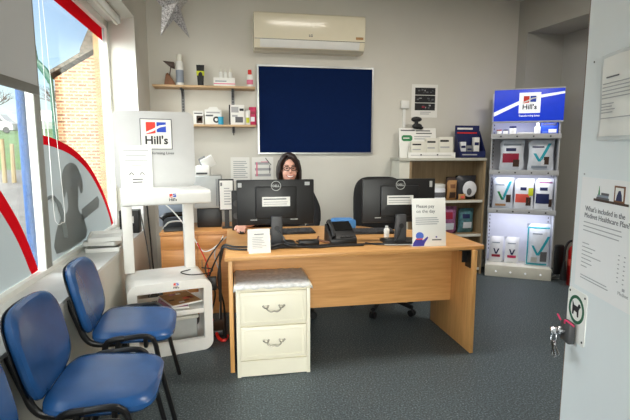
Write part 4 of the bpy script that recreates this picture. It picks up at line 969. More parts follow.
b = mb('white'); b.box(-0.253, 0.253, 0.02, 0.40, 0.285, 0.302, bev=0.002); b.box(-0.215, 0.217, 0.012, 0.03, 0.268, 0.302, bev=0.002); b.build('inner_shelf', 'white', st)
for x0, x1 in ((-0.275, -0.205), (0.15, 0.225)):
    b = mb('white'); b.box(x0, x1, 0.34, 0.40, 0.515, 1.07, bev=0.006); b.build('upright', 'white', st)
b = mb('white'); b.prism([(0.40, 1.05), (0.40, 1.135), (0.012, 1.135), (0.0, 1.130), (-0.008, 1.118), (-0.01, 1.105), (-0.008, 1.05), (0.0, 1.043), (0.02, 1.04)], 'x', -0.275, 0.285, bev=0.005); b.build('tray', 'white', st)
b = mb('standshade'); b.prism(rrect(-0.30, 0.245, 1.135, 1.672, 0.045, 5), 'y', 0.335, 0.385, bev=0.004); b.build('head_panel', 'standshade', st)
b = mb('paper'); b.box(-0.125, 0.09, 0.332, 0.3345, 1.405, 1.62); b.ring([(-0.125, 1.405), (0.09, 1.405), (0.09, 1.62), (-0.125, 1.62)], [(-0.12, 1.41), (0.085, 1.41), (0.085, 1.615), (-0.12, 1.615)], 'y', 0.3305, 0.3335, 'midink'); hills(b, -0.018, 1.515, 0.225, 0.332)
b.text('Transforming Lives', 0.028, 0.10, 1.37, 0.3335, 'RIGHT', 'ink'); b.build('logo_panel', 'paper', st, smooth=False)
b = mb('paper'); b.box(0.0, 0.07, -0.0125, -0.0095, 1.062, 1.117); hills(b, 0.035, 1.09, 0.07, -0.0123); b.build('tray_logo', 'paper', st, smooth=False)
b = mb('paper'); b.box(0.0, 0.068, -0.002, 0.0002, 0.462, 0.507); hills(b, 0.034, 0.487, 0.055, -0.0018); b.build('box_logo', 'paper', st, smooth=False)
t = thing('paper_notice', 'white printed notice taped to the head of the weighing stand', 'notice', tuple(st.matrix_basis @ Vector((-0.16, 0.325, 1.136))), D(14.5))
b = mb('paper'); b.box(-0.105, 0.105, 0, 0.002, 0, 0.297); b.build('sheet', 'paper', t)
b = mb('midink')
for i, hw in enumerate((.082, .066, .074, .034)): b.box(-hw, hw, -0.001, -0.0002, 0.258-i*0.034, 0.264-i*0.034, 'greyink')
b.tube(catmull([(-0.05, -0.001, 0.09), (-0.035, -0.001, 0.108), (-0.02, -0.001, 0.09)], 4), 0.003, 5); b.tube(catmull([(0.02, -0.001, 0.09), (0.035, -0.001, 0.108), (0.05, -0.001, 0.09)], 4), 0.003, 5)
b.lines(-0.03, 0.04, 0.07, 0.03, 2, -0.0002, 'midink'); b.build('print_lines', 'midink', t, smooth=False)
# leaflets on the inner shelf
R = random.Random(3)
for i, (lx, ly, rz, col, lb) in enumerate(((-0.02, 0.20, 4, 'paper', 'white leaflet at the bottom of the pile inside the weighing stand'), (0.03, 0.17, -10, 'bagpurple', 'lilac leaflet in the pile inside the weighing stand'), (0.08, 0.19, 14, 'tan', 'brown picture leaflet on top of the pile inside the weighing stand'))):
    p = st.matrix_basis @ Vector((lx, ly, 0.303+i*0.0125))
    t = thing('leaflet', lb, 'leaflet', tuple(p), D(14.5+rz), 'leaflets in the weighing stand')
    b = mb('paper'); b.box(-0.11, 0.11, -0.14, 0.14, 0, 0.011); b.build('pages', 'paper', t)
    b = mb(col); b.box(-0.105, 0.105, -0.135, 0.135, 0.0112, 0.0119)
    for k in range(9):
        u, v = R.uniform(-.09, .06), R.uniform(-.12, .09); b.box(u, u+R.uniform(.02, .05), v, v+R.uniform(.02, .05), 0.0112, 0.0125, R.choice(['coral', 'paper', 'brown', 'bagpurple', 'dbrown']))
    b.build('cover', col, t, smooth=False)
p = st.matrix_basis @ Vector((0.06, 0.24, 0.0215))
t = thing('storage_box', 'pale grey lidded box on the floor of the weighing stand', 'box', tuple(p), D(14.5)); b = mb('lightgrey'); b.box(-0.15, 0.13, -0.10, 0.13, 0, 0.17, bev=0.01); b.build('box_body', 'lightgrey', t)
b = mb('offwhite'); b.box(-0.16, 0.14, -0.11, 0.14, 0.17, 0.195, bev=0.006); b.build('lid', 'offwhite', t)

# ------------------------------------------------------------------ waiting chairs
def cushion(b, w, h, th, bow, m, n=44, ex=0.42, taper=0.0):
    pts = []
    for i in range(n):
        a = 2*PI*i/n; c, s = math.cos(a), math.sin(a)
        u = abs(c)**ex*(1 if c > 0 else -1); v = abs(s)**ex*(1 if s > 0 else -1)
        pts.append((u*w/2*(1 + taper*v), v*h/2))
    lay = [(-1.0, 0.0), (-1.0, .5), (-.97, .80), (-.8, .93), (-.3, .995), (.3, 1.0), (.75, .96), (1.0, .85), (1.0, .4), (1.0, 0.0)]
    rings = []
    for t_, k in lay:
        if k == 0: rings.append([b.bm.verts.new((0, t_*th/2 , 0))]); continue
        rings.append([b.bm.verts.new((x*k, t_*th/2 + bow*((x*k)/(w/2))**2, z*k)) for x, z in pts])
    for A, B in zip(rings, rings[1:]):
        for i in range(n):
            j = (i+1) % n
            if len(A) == 1: b.bm.faces.new([A[0], B[j], B[i]])
            elif len(B) == 1: b.bm.faces.new([A[i], A[j], B[0]])
            else: b.bm.faces.new([A[i], A[j], B[j], B[i]])
    b._mi(m)
def waiting_chair():
    t = thing('waiting_chair', 'x', 'chair', group='blue waiting room chairs')
    b = mb('blue'); cushion(b, 0.47, 0.41, 0.055, 0.0, 'blue', taper=0.03)
    b.build('seat', 'blue', t, mx=Matrix.Translation((0, 0, 0.452)) @ Matrix.Rotation(D(4), 4, 'X') @ Matrix.Rotation(D(-90), 4, 'X'))
    BX = Matrix.Translation((0, 0.262, 0.638)) @ Matrix.Rotation(D(-13), 4, 'X')
    b = mb('blue'); cushion(b, 0.44, 0.37, 0.05, -0.03, 'blue', taper=0.03, ex=0.55)
    b.build('backrest', 'blue', t, mx=BX)
    b = mb('black'); cushion(b, 0.43, 0.36, 0.012, -0.03, 'black', taper=0.03, ex=0.55)
    b.build('back_shell', 'black', t, mx=BX @ Matrix.Translation((0, 0.028, 0)))
    for s in (-1, 1):
        x = s*0.250
        g = mb('blackmetal'); g.tube(catmull([(x*1.02, -0.195, 0.0), (x, -0.135, 0.30), (x, -0.115, 0.425), (x, -0.09, 0.462), (x, -0.05, 0.472), (x, 0.03, 0.468)], 5), 0.0125, 10, flat=1.2); g.build('leg', 'blackmetal', t)
        g = mb('blackmetal'); g.tube(catmull([(x, 0.03, 0.468), (x, 0.09, 0.462), (x, 0.12, 0.43), (x, 0.145, 0.27), (x*0.98, 0.20, 0.0)], 5), 0.0125, 10, flat=1.2); g.build('leg', 'blackmetal', t)
        g = mb('blackmetal'); g.tube(catmull([(x*0.66, 0.03, 0.412), (x*0.66, 0.17, 0.415), (x*0.66, 0.225, 0.45), (x*0.66, 0.255, 0.53), (x*0.66, 0.297, 0.66)], 5), 0.011, 10, flat=1.4); g.build('back_strut', 'blackmetal', t)
    g = mb('blackmetal'); g.tube([(-0.25, -0.07, 0.418), (0.25, -0.07, 0.418)], 0.011, 8)
    for s in (-1, 1): g.tube([(s*.25, -0.07, 0.418), (s*.25, -0.07, 0.46)], 0.011, 8); g.tube([(s*.25, 0.06, 0.418), (s*.25, 0.06, 0.46)], 0.011, 8)
    g.tube([(-0.25, 0.06, 0.418), (0.25, 0.06, 0.418)], 0.011, 8); g.build('cross_rail', 'blackmetal', t)
    return t
wc = waiting_chair(); place(wc, (-0.548, 2.55, 0), D(94)); wc['label'] = 'blue vinyl waiting chair next to the white weighing stand'
w2 = copy_tree(wc); place(w2, (-0.53, 1.90, 0), D(92)); w2['label'] = 'blue vinyl waiting chair in the middle of the row of three'
w3 = copy_tree(wc); place(w3, (-0.49, 1.305, 0), D(92)); w3['label'] = 'blue vinyl waiting chair third along from the weighing stand, barely in view'

# ------------------------------------------------------------------ bookcase and goods
bk = thing('bookcase', 'pale wooden open bookcase in the corner with boxes on top', 'bookcase', (2.255, 4.66, 0))
b = mb('case'); 
b.box(0.468, 0.492, 0, 0.262, 0, 1.285); b.build('side_panel', 'case', bk, smooth=False)
b = mb('case'); b.box(-0.40, -0.375, 0, 0.262, 0, 1.285); b.build('side_panel', 'case', bk, smooth=False)
b = mb('offwhite'); b.box(-0.515, -0.40, 0.003, 0.26, 0, 1.285); b.build('pale_end_box', 'offwhite', bk, smooth=False)
b = mb('casetop'); b.box(-0.53, 0.492, -0.02, 0.268, 1.285, 1.315, bev=0.003); b.build('top_board', 'casetop', bk)
b = mb('case'); b.box(-0.375, 0.468, 0.252, 0.262, 0, 1.285); b.build('back_panel', 'case', bk)
for z_ in (0.845, 0.46, 0.07):
    b = mb('case'); b.box(-0.375, 0.468, 0.004, 0.252, z_-0.022, z_); b.box(-0.375, 0.468, 0.0, 0.004, z_-0.024, z_+0.004, 'offwhite'); b.build('shelf', 'case', bk, smooth=False)
BT = 1.315
# display board and card boxes on top
def disp(name, label, x, y, z, w, h, d, tilt, col, mk, cat='box'):
    t = thing(name, label, cat, (x, y, z)); X = Matrix.Rotation(D(-tilt), 4, 'X')
    b = mb(col); b.box(-w/2, w/2, 0, d, 0, h, bev=0.002); b.build('card_body', col, t, mx=X)
    b = mb('midink'); mk(b, w, h); b.build('card_print', 'midink', t, smooth=False, mx=X); return t
def p1(b, w, h):
    b.box(-w*.46, -w*.08, -.001, 0, h*.90, h*.94, 'midink'); b.lines(-w*.05, w*.46, h*.95, h*.78, 2, -.0003, 'midink'); b.lines(-w*.1, w*.4, h*.75, h*.6, 2, -.0003, 'greyink')
    b.prism(rrect(-w*.44, -w*.15, h*.56, h*.76, .028), 'y', -.0016, 0, 'green'); b.lines(-w*.4, -w*.2, h*.70, h*.62, 1, -.0015, 'paper')
    b.lines(w*.2, w*.46, h*.58, h*.5, 1, -.0003, 'ink')
disp('display_board', 'large white card display with a green badge leaning on the bookcase top', 2.01, 4.80, BT, 0.43, 0.33, 0.02, 8, 'paper', p1, 'display')
def p2(b, w, h): b.lines(-w*.42, w*.4, h*.92, h*.7, 1, -.0003, 'ink'); b.lines(-w*.42, w*.3, h*.6, h*.42, 1, -.0003, 'greyink'); b.lines(0, w*.45, h*.30, h*.12, 1, -.0003, 'ink')
disp('leaflet_box', 'cream leaflet box with the black bow clip above it on the bookcase', 1.98, 4.715, BT+0.0, 0.17, 0.18, 0.05, 6, 'offwhite', p2)
disp('leaflet_box', 'cream leaflet box between its two neighbours on the bookcase', 2.14, 4.712, BT, 0.145, 0.215, 0.05, 6, 'offwhite', p2)
disp('leaflet_box', 'cream leaflet box nearest the navy display on the bookcase', 2.30, 4.715, BT, 0.165, 0.23, 0.05, 6, 'offwhite', p2)
def p3(b, w, h): b.lines(-w*.45, w*.45, h*.8, h*.2, 1, -.0003, 'greyink', h=.006); b.box(-w*.25, -w*.22, -.001, 0, h*.4, h*.7, 'ink'); b.box(w*.1, w*.13, -.001, 0, h*.4, h*.7, 'ink')
disp('card_strip', 'low white card strip in front of the cream leaflet boxes', 2.11, 4.662, BT, 0.54, 0.06, 0.02, 4, 'paper', p3)
t = thing('clip_figure', 'small black bow shaped clip perched on the white display board', 'clip', (1.985, 4.825, BT+0.335))
b = mb('black'); b.ball((0, 0, 0.085), (0.062, 0.022, 0.03), 14); b.ball((0.01, 0, 0.012), (0.058, 0.022, 0.032), 14); b.cyl((0, 0, 0.0), (0.0, 0, 0.09), 0.022, n=12); b.ball((0.055, 0, -0.005), (0.03, 0.015, 0.018), 10); b.build('figure', 'black', t)
nd = thing('navy_display', 'navy counter display box holding white packs on the bookcase top', 'display', (2.60, 4.70, BT))
b = mb('navyp'); b.box(-0.14, 0.15, 0.14, 0.155, 0, 0.36, bev=0.002); b.prism([(0.0, 0), (0.14, 0), (0.14, 0.30), (0.0, 0.07)], 'x', -0.145, -0.138); b.prism([(0.0, 0), (0.14, 0), (0.14, 0.30), (0.0, 0.07)], 'x', 0.15, 0.157); b.box(-0.14, 0.15, 0.0, 0.008, 0, 0.07); b.box(-0.14, 0.15, 0.0, 0.14, 0, 0.005); b.build('display_tray', 'navyp', nd, smooth=False)
b = mb('paper'); b.lines(-0.12, 0.10, 0.35, 0.30, 1, 0.1395, 'paper'); b.box(-0.12, 0.12, 0.1385, 0.14, 0.27, 0.285, 'red'); b.lines(-0.12, 0.12, 0.05, 0.02, 1, -0.0003, 'greyink'); b.build('display_print', 'paper', nd, smooth=False)
for i, (x, h, col, lb) in enumerate(((-0.085, 0.17, 'bagw', 'white pack in the navy display, nearest the leaflet boxes'), (-0.01, 0.13, 'grey', 'grey pack between two white packs in the navy display'), (0.075, 0.22, 'paper', 'tall white pack in the navy display, nearest the blue stand'))):
    t = carton('product_pack', lb, 2.60+x, 4.775, BT+0.006, 0.065, 0.05, h, col, [(.1, .9, .6, .75, 'navyp'), (.15, .7, .2, .3, 'greyink')], 0, 'pack', 'packs in the navy display')
# shelf goods
SZ = 0.85
t = thing('white_jar', 'white lidded jar on the bookcase shelf beside the monitor', 'jar', (2.23, 4.76, 0.846))
b = mb('bagw'); b.lathe([(0.078, 0), (0.085, 0.008), (0.085, 0.125), (0.075, 0.14)]); b.build('jar_body', 'bagw', t)
b = mb('white'); b.lathe([(0.08, 0.138), (0.082, 0.142), (0.082, 0.175), (0.06, 0.182), (0, 0.183)]); b.build('lid', 'white', t)
b = mb('midink'); b.lathe([(0.0855, 0.035), (0.0862, 0.036), (0.0862, 0.09), (0.0855, 0.091)]); b.build('label_band', 'tan', t)
sachet('food_bag', 'tan and brown treat bag beside the white jar on the bookcase', (2.395, 4.75, 0.846), 0.12, 0.22, 'tan', [('print_panel', -.6, .6, .1, .4, 'dbrown'), ('print_panel', -.5, .5, .6, .8, 'brown')], 0, 0.035, 'bag')
t = sachet('food_bag', 'dark pet food bag with a pale oval on the upper bookcase shelf', (2.575, 4.78, 0.846), 0.25, 0.27, 'bagdark', [], 0, 0.05, 'bag')
b = mb('bagw'); b.ball((0.03, -0.045, 0.12), (0.085, 0.012, 0.09), 18); b.build('pale_oval', 'bagw', t); b = mb('midink'); b.ball((0.02, -0.056, 0.09), (0.03, 0.006, 0.04), 12); b.build('oval_print', 'midink', t)
sachet('food_bag', 'small tan packet lying in front of the dark bag with the pale oval', (2.49, 4.69, 0.846), 0.09, 0.07, 'tan', [('print_panel', -.5, .5, .3, .7, 'coral')], 0, 0.02, 'bag')
sachet('food_bag', 'large pink and purple pet food bag on the lower bookcase shelf', (2.36, 4.76, 0.461), 0.22, 0.31, 'bagpurple', [('print_panel', -.6, .4, .55, .8, 'berry'), ('print_panel', -.5, .6, .15, .4, 'bag')], 0, 0.05, 'bag')
sachet('food_bag', 'teal grey pet food bag on the lower bookcase shelf against its side', (2.60, 4.79, 0.461), 0.19, 0.28, 'bagteal', [('print_panel', -.5, .6, .2, .45, 'bag'), ('print_panel', -.6, .3, .6, .78, 'navyp')], 0, 0.05, 'bag')
sachet('food_bag', 'dark berry coloured bag behind the payment sign on the bookcase', (2.16, 4.75, 0.461), 0.14, 0.20, 'bagdark', [('print_panel', -.5, .5, .4, .7, 'berry')], 0, 0.045, 'bag')
sachet('food_bag', 'grey and red striped bag tucked between the berry and purple bags', (2.245, 4.85, 0.461), 0.16, 0.26, 'grey', [('print_panel', -.7, .7, .55, .8, 'berry'), ('print_panel', -.5, .5, .2, .35, 'bagw')], 0, 0.03, 'bag')
sachet('food_bag', 'brown bag at the back of the upper bookcase shelf behind the tan bag', (2.46, 4.86, 0.846), 0.17, 0.25, 'dbrown', [('print_panel', -.6, .6, .6, .8, 'tan')], 0, 0.03, 'bag')
b = mb('lightgrey'); b.box(-0.16, 0.16, -0.06, 0.06, 0, 0.022, bev=0.003); tag(b.build('folded_towel', 'paper', loc=(2.43, 4.74, 0.074)), 'folded white pad on the bottom bookcase shelf', 'pad')

# ------------------------------------------------------------------ product stand
hs_ = thing('product_stand', 'tall lit pet food display stand with a royal blue header', 'display stand', (3.040, 4.417, 0), math.atan2(-0.507, 0.862))
W = 0.335
b = mb('standpanel'); b.box(-W, W, 0.285, 0.30, 0.0, 2.03); b.build('back_panel', 'standpanel', hs_)
for s in (-1, 1):
    b = mb('standgrey'); b.box(s*W-0.012 if s > 0 else -W, W if s > 0 else -W+0.012, 0.02, 0.30, 0.0, 1.70, bev=0.002)
    for k in range(34): b.box(s*(W-0.030)-0.004, s*(W-0.030)+0.004, 0.283, 0.2855, 0.25+k*0.043, 0.268+k*0.043, 'darkgrey')
    b.build('side_post', 'standgrey', hs_, smooth=False)
def stand_shelf(z_, th=0.045):
    b = mb('alu'); b.box(-W+0.012, W-0.012, 0.0, 0.285, z_-0.012, z_, m='standgrey'); b.box(-W-0.005, W+0.005, -0.006, 0.006, z_-th, z_+0.008, m='standgrey', bev=0.002)
    for k in range(4): b.cyl((-0.24+k*0.16, -0.0085, z_-th*.45), (-0.24+k*0.16, -0.005, z_-th*.45), 0.009, n=10, m='darkgrey')
    b.build('shelf', 'alu', hs_)
for z_ in (1.565, 1.18, 0.757): stand_shelf(z_)
b = mb('standgrey'); b.box(-W, W, -0.01, 0.285, 0.0, 0.13, m='offwhite', bev=0.004); 
for k in range(4): b.cyl((-0.22+k*0.15, -0.013, 0.06), (-0.22+k*0.15, -0.009, 0.06), 0.01, n=10, m='headerwhite')
b.build('plinth', 'offwhite', hs_)
hd = mb('headerblue'); hd.box(-W+0.012, W+0.012, -0.01, 0.06, 1.705, 2.030, bev=0.004); ho = hd.build('header_sign', 'headerblue', hs_)
b = mb('headerwhite'); sw = [(-W+0.012, 1.755), (-0.09, 1.87), (0.10, 1.935), (W+0.01, 1.975), (W+0.01, 1.997), (0.10, 1.967), (-0.09, 1.908), (-W+0.012, 1.798)]
b.prism(sw, 'y', -0.0125, -0.0098); b.box(-0.08, 0.125, -0.0155, -0.0098, 1.785, 1.995)
hills(b, 0.022, 1.888, 0.20, -0.0155); b.text('Transforming Lives', 0.026, 0.022, 1.75, -0.0112, 'CENTER', 'headerwhite', bold=.0006); b.build('header_logo', 'headerwhite', ho, smooth=False)
b = mb('standgrey'); b.box(-W+0.01, W+0.014, -0.012, 0.062, 2.030, 2.042); b.build('header_rail', 'standgrey', hs_, smooth=False)
b = mb('standgrey'); b.box(-W+0.01, W+0.014, -0.012, 0.062, 1.690, 1.705); b.build('header_rail', 'standgrey', hs_, smooth=False)
def on_stand(x, y, z_): p = hs_.matrix_basis @ Vector((x, y, z_)); return tuple(p)
RZ = math.atan2(-0.507, 0.862)
def st_carton(name, label, x, y, z_, w, d, h, col, prints, cat='box', grp=None): return carton(name, label, *on_stand(x, y, z_), w, d, h, col, prints, RZ, cat, grp)
for nm, x, h, lb in (('tin', -0.258, 0.055, 'small white tin at the bookcase end of the stand top shelf'), ('tin', -0.192, 0.055, 'small white tin second along the stand top shelf'), ('tin', -0.122, 0.09, 'taller white tin with a navy lid on the stand top shelf')):
    t = thing('food_tin', lb, 'tin', on_stand(x, 0.08, 1.5655), RZ, 'tins on the stand top shelf'); r = 0.026 if h < .06 else 0.034
    b = mb('white'); b.lathe([(r, 0), (r, h*.78)], n=18); b.build('tin_body', 'white', t)
    b = mb('berry' if x < -.25 else 'navyp'); b.lathe([(r+.001, h*.78), (r+.001, h), (0, h+.001)], n=18); b.build('lid', 'navyp', t)
b = mb('white'); b.box(-0.08, 0.08, -0.05, 0.05, 0, 0.022, bev=0.004); o = b.build('white_tray', 'white', loc=on_stand(0.005, 0.08, 1.5655)); o.rotation_euler = (0, 0, RZ); tag(o, 'empty flat white tray on the stand top shelf', 'tray')
t = thing('spray_bottle', 'slim white bottle beside the blue pack on the stand top shelf', 'bottle', on_stand(0.12, 0.08, 1.5655), RZ); b = mb('white'); b.lathe([(0.03, 0), (0.03, 0.075), (0.014, 0.09)], n=16); b.build('bottle_body', 'white', t); b = mb('offwhite'); b.lathe([(0.016, 0.089), (0.016, 0.12), (0, 0.121)], n=16); b.build('cap', 'offwhite', t)
st_carton('blue_pack', 'royal blue carton at the alcove end of the stand top shelf', 0.234, 0.115, 1.5655, 0.165, 0.08, 0.12, 'hblue', [(.05, .9, .75, .95, 'navyp'), (.45, .9, .15, .45, 'paper'), (.1, .4, .1, .3, 'paleblue')])
def pet_bag(label, x, y, z_, w, h, col, ex, grp='pet food bags on the display stand', d=0.055):
    return sachet('pet_food_bag', label, on_stand(x, y, z_), w, h, col, ex, RZ, d, 'bag', grp)
S2, S3, S4 = 1.1805, 0.7575, 0.1305
pet_bag('silver pet food bag with a berry red label on the stand second shelf', -0.115, 0.12, S2, 0.25, 0.335, 'bag', [('label_panel', -.75, .55, .25, .55, 'berry'), ('label_panel', -.5, .3, .62, .72, 'navyp'), ('dog_picture', .1, .6, .12, .35, 'dbrown'), ('title_strip', -.7, .7, .80, .86, 'bluegrey')])
pet_bag('silver pet food bag with a teal tick and dog on the stand second shelf', 0.172, 0.12, S2, 0.255, 0.33, 'bag', [('tick_mark', -.22, .02, .3, .88, 'tealp', .72), ('tick_mark', -.22, .0, .3, .56, 'tealp', -.4), ('dog_picture', .2, .6, .2, .45, 'dbrown'), ('cat_picture', .0, .25, .16, .34, 'bagw'), ('label_panel', -.7, .5, .08, .16, 'bluegrey'), ('title_strip', -.7, .2, .74, .79, 'navyp')])
pet_bag('silver pet food bag with a teal corner on the stand third shelf, nearest the bookcase', -0.185, 0.12, S3, 0.215, 0.345, 'bag', [('tick_mark', -.15, .1, .28, .88, 'tealp', .7), ('tick_mark', -.15, .07, .28, .55, 'green', -.42), ('dog_picture', .3, .75, .2, .45, 'dbrown'), ('label_panel', -.7, .3, .08, .15, 'tan'), ('title_strip', -.75, .1, .74, .79, 'bluegrey')])
pet_bag('white pet food bag with a coral label in the centre of the stand third shelf', 0.028, 0.12, S3, 0.20, 0.335, 'bagw', [('label_panel', -.85, .5, .22, .50, 'coral'), ('label_panel', -.4, .2, .62, .72, 'navyp'), ('dog_picture', .2, .7, .12, .4, 'dbrown'), ('flash', .4, .9, .45, .7, 'yellow')])
pet_bag('white pet food bag with a navy label at the alcove end of the third shelf', 0.226, 0.12, S3, 0.187, 0.34, 'bagw', [('label_panel', -.85, .5, .2, .52, 'navyp'), ('label_panel', -.5, .3, .62, .72, 'navyp'), ('dog_picture', .5, .85, .1, .35, 'dbrown'), ('flash', -.6, .8, .85, .9, 'bagpurple')])
pet_bag('small pale pet food bag on the stand base, nearest the bookcase', -0.225, 0.15, S4, 0.15, 0.30, 'bagw', [('label_panel', -.6, .6, .22, .32, 'berry'), ('v_mark', -.1, .12, .34, .55, 'navyp', .35), ('v_mark', -.1, .1, .34, .55, 'navyp', -.3), ('title_strip', -.6, .5, .75, .79, 'bluegrey')], d=0.04)
pet_bag('small pale pet food bag on the stand base beside the large teal bag', -0.06, 0.15, S4, 0.15, 0.30, 'bagw', [('label_panel', -.6, .6, .22, .32, 'magenta'), ('v_mark', -.1, .12, .34, .55, 'navyp', .35), ('v_mark', -.1, .1, .34, .55, 'navyp', -.3), ('title_strip', -.6, .5, .75, .79, 'bluegrey')], d=0.04)
pet_bag('large silver pet food bag with teal flashes on the stand base', 0.198, 0.11, S4, 0.24, 0.47, 'bag', [('tick_mark', -.12, .12, .27, .72, 'tealp', .85), ('tick_mark', -.12, .08, .27, .5, 'tealp', -.45), ('title_strip', -.9, .9, .9, .93, 'tealp'), ('title_strip', -.5, .3, .76, .79, 'bluegrey'), ('dog_picture', .2, .75, .12, .36, 'midink'), ('cat_picture', -.55, -.05, .10, .22, 'lightgrey'), ('teal_edge', -.92, -.82, .05, .9, 'tealp'), ('teal_edge', -.9, .8, .03, .07, 'tealp')])
# strip lamps inside the lit stand (under header and under each shelf)
for z_, e in ((1.685, .5), (1.125, .55), (0.705, 1.0)):
    L = bpy.data.lights.new('stand_strip', 'AREA'); L.shape = 'RECTANGLE'; L.size = 0.58; L.size_y = 0.02; L.energy = e; L.color = (0.86, 0.88, 1.0)
    o = bpy.data.objects.new('stand_strip_light', L); COL.objects.link(o); o.parent = hs_; o.location = (0, 0.04, z_-0.006); o.rotation_euler = (D(30), 0, 0)

# fire extinguisher
fe = thing('fire_extinguisher', 'red fire extinguisher with black hose on the floor of the alcove', 'fire extinguisher', (3.47, 4.08, 0))
b = mb('redmetal'); b.lathe([(0.07, 0), (0.075, 0.01), (0.075, 0.36), (0.062, 0.40), (0.028, 0.425), (0.022, 0.44)]); b.build('cylinder', 'redmetal', fe)
b = mb('coral'); b.lathe([(0.0754, 0.21), (0.0758, 0.211), (0.0758, 0.28), (0.0754, 0.281)]); b.build('label_band', 'coral', fe)
b = mb('black'); b.box(-0.19, -0.09, 0.05, 0.10, 0.10, 0.42, bev=0.02); b.build('horn', 'black', fe)
b = mb('black'); b.cyl((0, 0, 0.43), (0, 0, 0.47), 0.024); b.tube([(-0.02, 0, 0.47), (0.04, 0, 0.495), (0.09, 0, 0.50)], 0.009, 8); b.build('valve_head', 'black', fe)
b = mb('black'); b.tube(catmull([(-0.02, 0, 0.455), (-0.08, 0, 0.47), (-0.12, 0.01, 0.40), (-0.125, 0.01, 0.25)], 5), 0.012, 8); b.tube([(-0.125, 0.01, 0.26), (-0.125, 0.01, 0.06)], [0.016, 0.036], 12); b.build('hose', 'black', fe)
cable('loose_cable', [(3.56, 4.60, 0.10), (3.54, 4.50, 0.02), (3.52, 4.42, 0.008), (3.40, 4.36, 0.008), (3.47, 4.30, 0.008), (3.55, 4.40, 0.03), (3.58, 4.5, 0.2)], 0.004, 'lightgrey', 'tangled pale cable on the floor between the stand and the extinguisher')

# ------------------------------------------------------------------ entrance door with notices
DR = math.atan2(-math.cos(D(13)), -math.sin(D(13)))
door = bpy.data.objects.new('door_1', None); COL.objects.link(door); struct(door); door.location = (1.103, 1.317, 0.0); door.rotation_euler = (0, 0, DR)
b = mb('doorp'); b.box(0.004, 0.80, 0.0, 0.04, 0.008, 2.03); struct(b.build('door_leaf', 'doorp', door, smooth=False))
b = mb('lip'); b.box(-0.001, 0.004, 0.0, 0.04, 0.008, 2.03); struct(b.build('door_edge', 'lip', door, smooth=False))
b = mb('ink'); b.cyl((0.05, -0.0015, 1.667), (0.05, 0.001, 1.667), 0.0025, n=10); b.cyl((0.043, -0.0015, 1.325), (0.043, 0.001, 1.325), 0.003, n=10, m='greyink'); struct(b.build('screw_holes', 'ink', door))
def on_door(x, y, z_): p = door.matrix_basis @ Vector((x, y, z_)); return tuple(p)
nt = thing('door_notice', 'printed letter in a clear plastic sleeve stuck to the open door', 'notice', on_door(0.212, 0, 1.428), DR)
def wav(i, j, w, h, y): return (-w/2 + w*i/8, y + 0.0025*math.sin(i*.9+j*.7), h*j/8 + 0.004*math.sin(i*.6)*(j/8))
b = mb('plastic'); b.grid(9, 9, lambda i, j: wav(i, j, 0.215, 0.245, -0.0055)); o = b.build('sleeve', 'plastic', nt)
b = mb('paper'); b.grid(9, 9, lambda i, j: Vector(wav(i, j, 0.195, 0.222, -0.008)) + Vector((0.004, 0, 0.012))); b.build('sheet', 'paper', nt)
b = mb('midink'); b.box(-0.07, -0.01, -0.0118, -0.011, 0.176, 0.180, 'midink'); b.lines(-0.085, 0.095, 0.166, 0.115, 5, -0.0112, 'greyink', h=.0028, jag=.2); b.lines(-0.085, -0.01, 0.108, 0.075, 4, -0.0112, 'greyink', h=.0026); b.lines(-0.085, 0.095, 0.068, 0.058, 1, -0.0112, 'greyink', h=.0026); b.build('print_lines', 'midink', nt, smooth=False)
po = thing('plan_poster', 'white healthcare plan poster with a shelf picture stuck to the open door', 'poster', on_door(0.186, 0, 0.964), DR)
PR = Matrix.Translation((-0.15, 0, 0))
b = mb('poster'); b.box(0.0, 0.30, -0.0022, -0.0006, 0, 0.352); b.build('sheet', 'poster', po, mx=PR)
b = mb('midink'); b.text("What's included in the", 0.0222, 0.031, 0.248, -0.0024); b.text('Medivet Healthcare Plan?', 0.0222, 0.029, 0.227, -0.0024); b.build('lettering', 'midink', po, smooth=False, mx=PR)
b = mb('greyink'); b.lines(0.029, 0.24, 0.219, 0.180, 3, -0.0024, h=.0028, jag=.15); b.lines(0.031, 0.14, 0.152, 0.066, 7, -0.0024, h=.0026, jag=.7)
for k in range(7):
    for c in range(2): b.box(0.218+c*0.026, 0.224+c*0.026, -.003, -.0022, 0.07+k*0.0125, 0.073+k*0.0125, 'greyink')
b.lines(0.033, 0.187, 0.047, 0.030, 2, -0.0024, h=.0026, jag=.1); b.text('Medivet', 0.0145, 0.228, 0.038, -0.0024, m='greyink'); b.box(0.247, 0.257, -.003, -.0022, 0.052, 0.06, 'greyink'); b.build('small_print', 'greyink', po, smooth=False, mx=PR)
b = mb('dbrown'); b.box(0.074, 0.243, -.003, -.0022, 0.284, 0.291, 'dbrown'); b.box(0.088, 0.152, -.003, -.0022, 0.291, 0.297, 'midink'); b.box(0.092, 0.148, -.003, -.0022, 0.297, 0.304, 'bluegrey'); b.box(0.112, 0.150, -.003, -.0022, 0.304, 0.311, 'midink'); b.prism([(0.096, 0.304), (0.100, 0.330), (0.104, 0.304)], 'y', -.003, -.0022, 'green')
b.box(0.175, 0.224, -.003, -.0022, 0.291, 0.337, 'brown'); b.box(0.181, 0.218, -.0034, -.0022, 0.296, 0.332, 'paper'); b.prism([(0.186, 0.296), (0.214, 0.296), (0.211, 0.312), (0.204, 0.325), (0.196, 0.323), (0.189, 0.309)], 'y', -.0038, -.0022, 'navyp'); b.build('shelf_picture', 'dbrown', po, smooth=False, mx=PR)
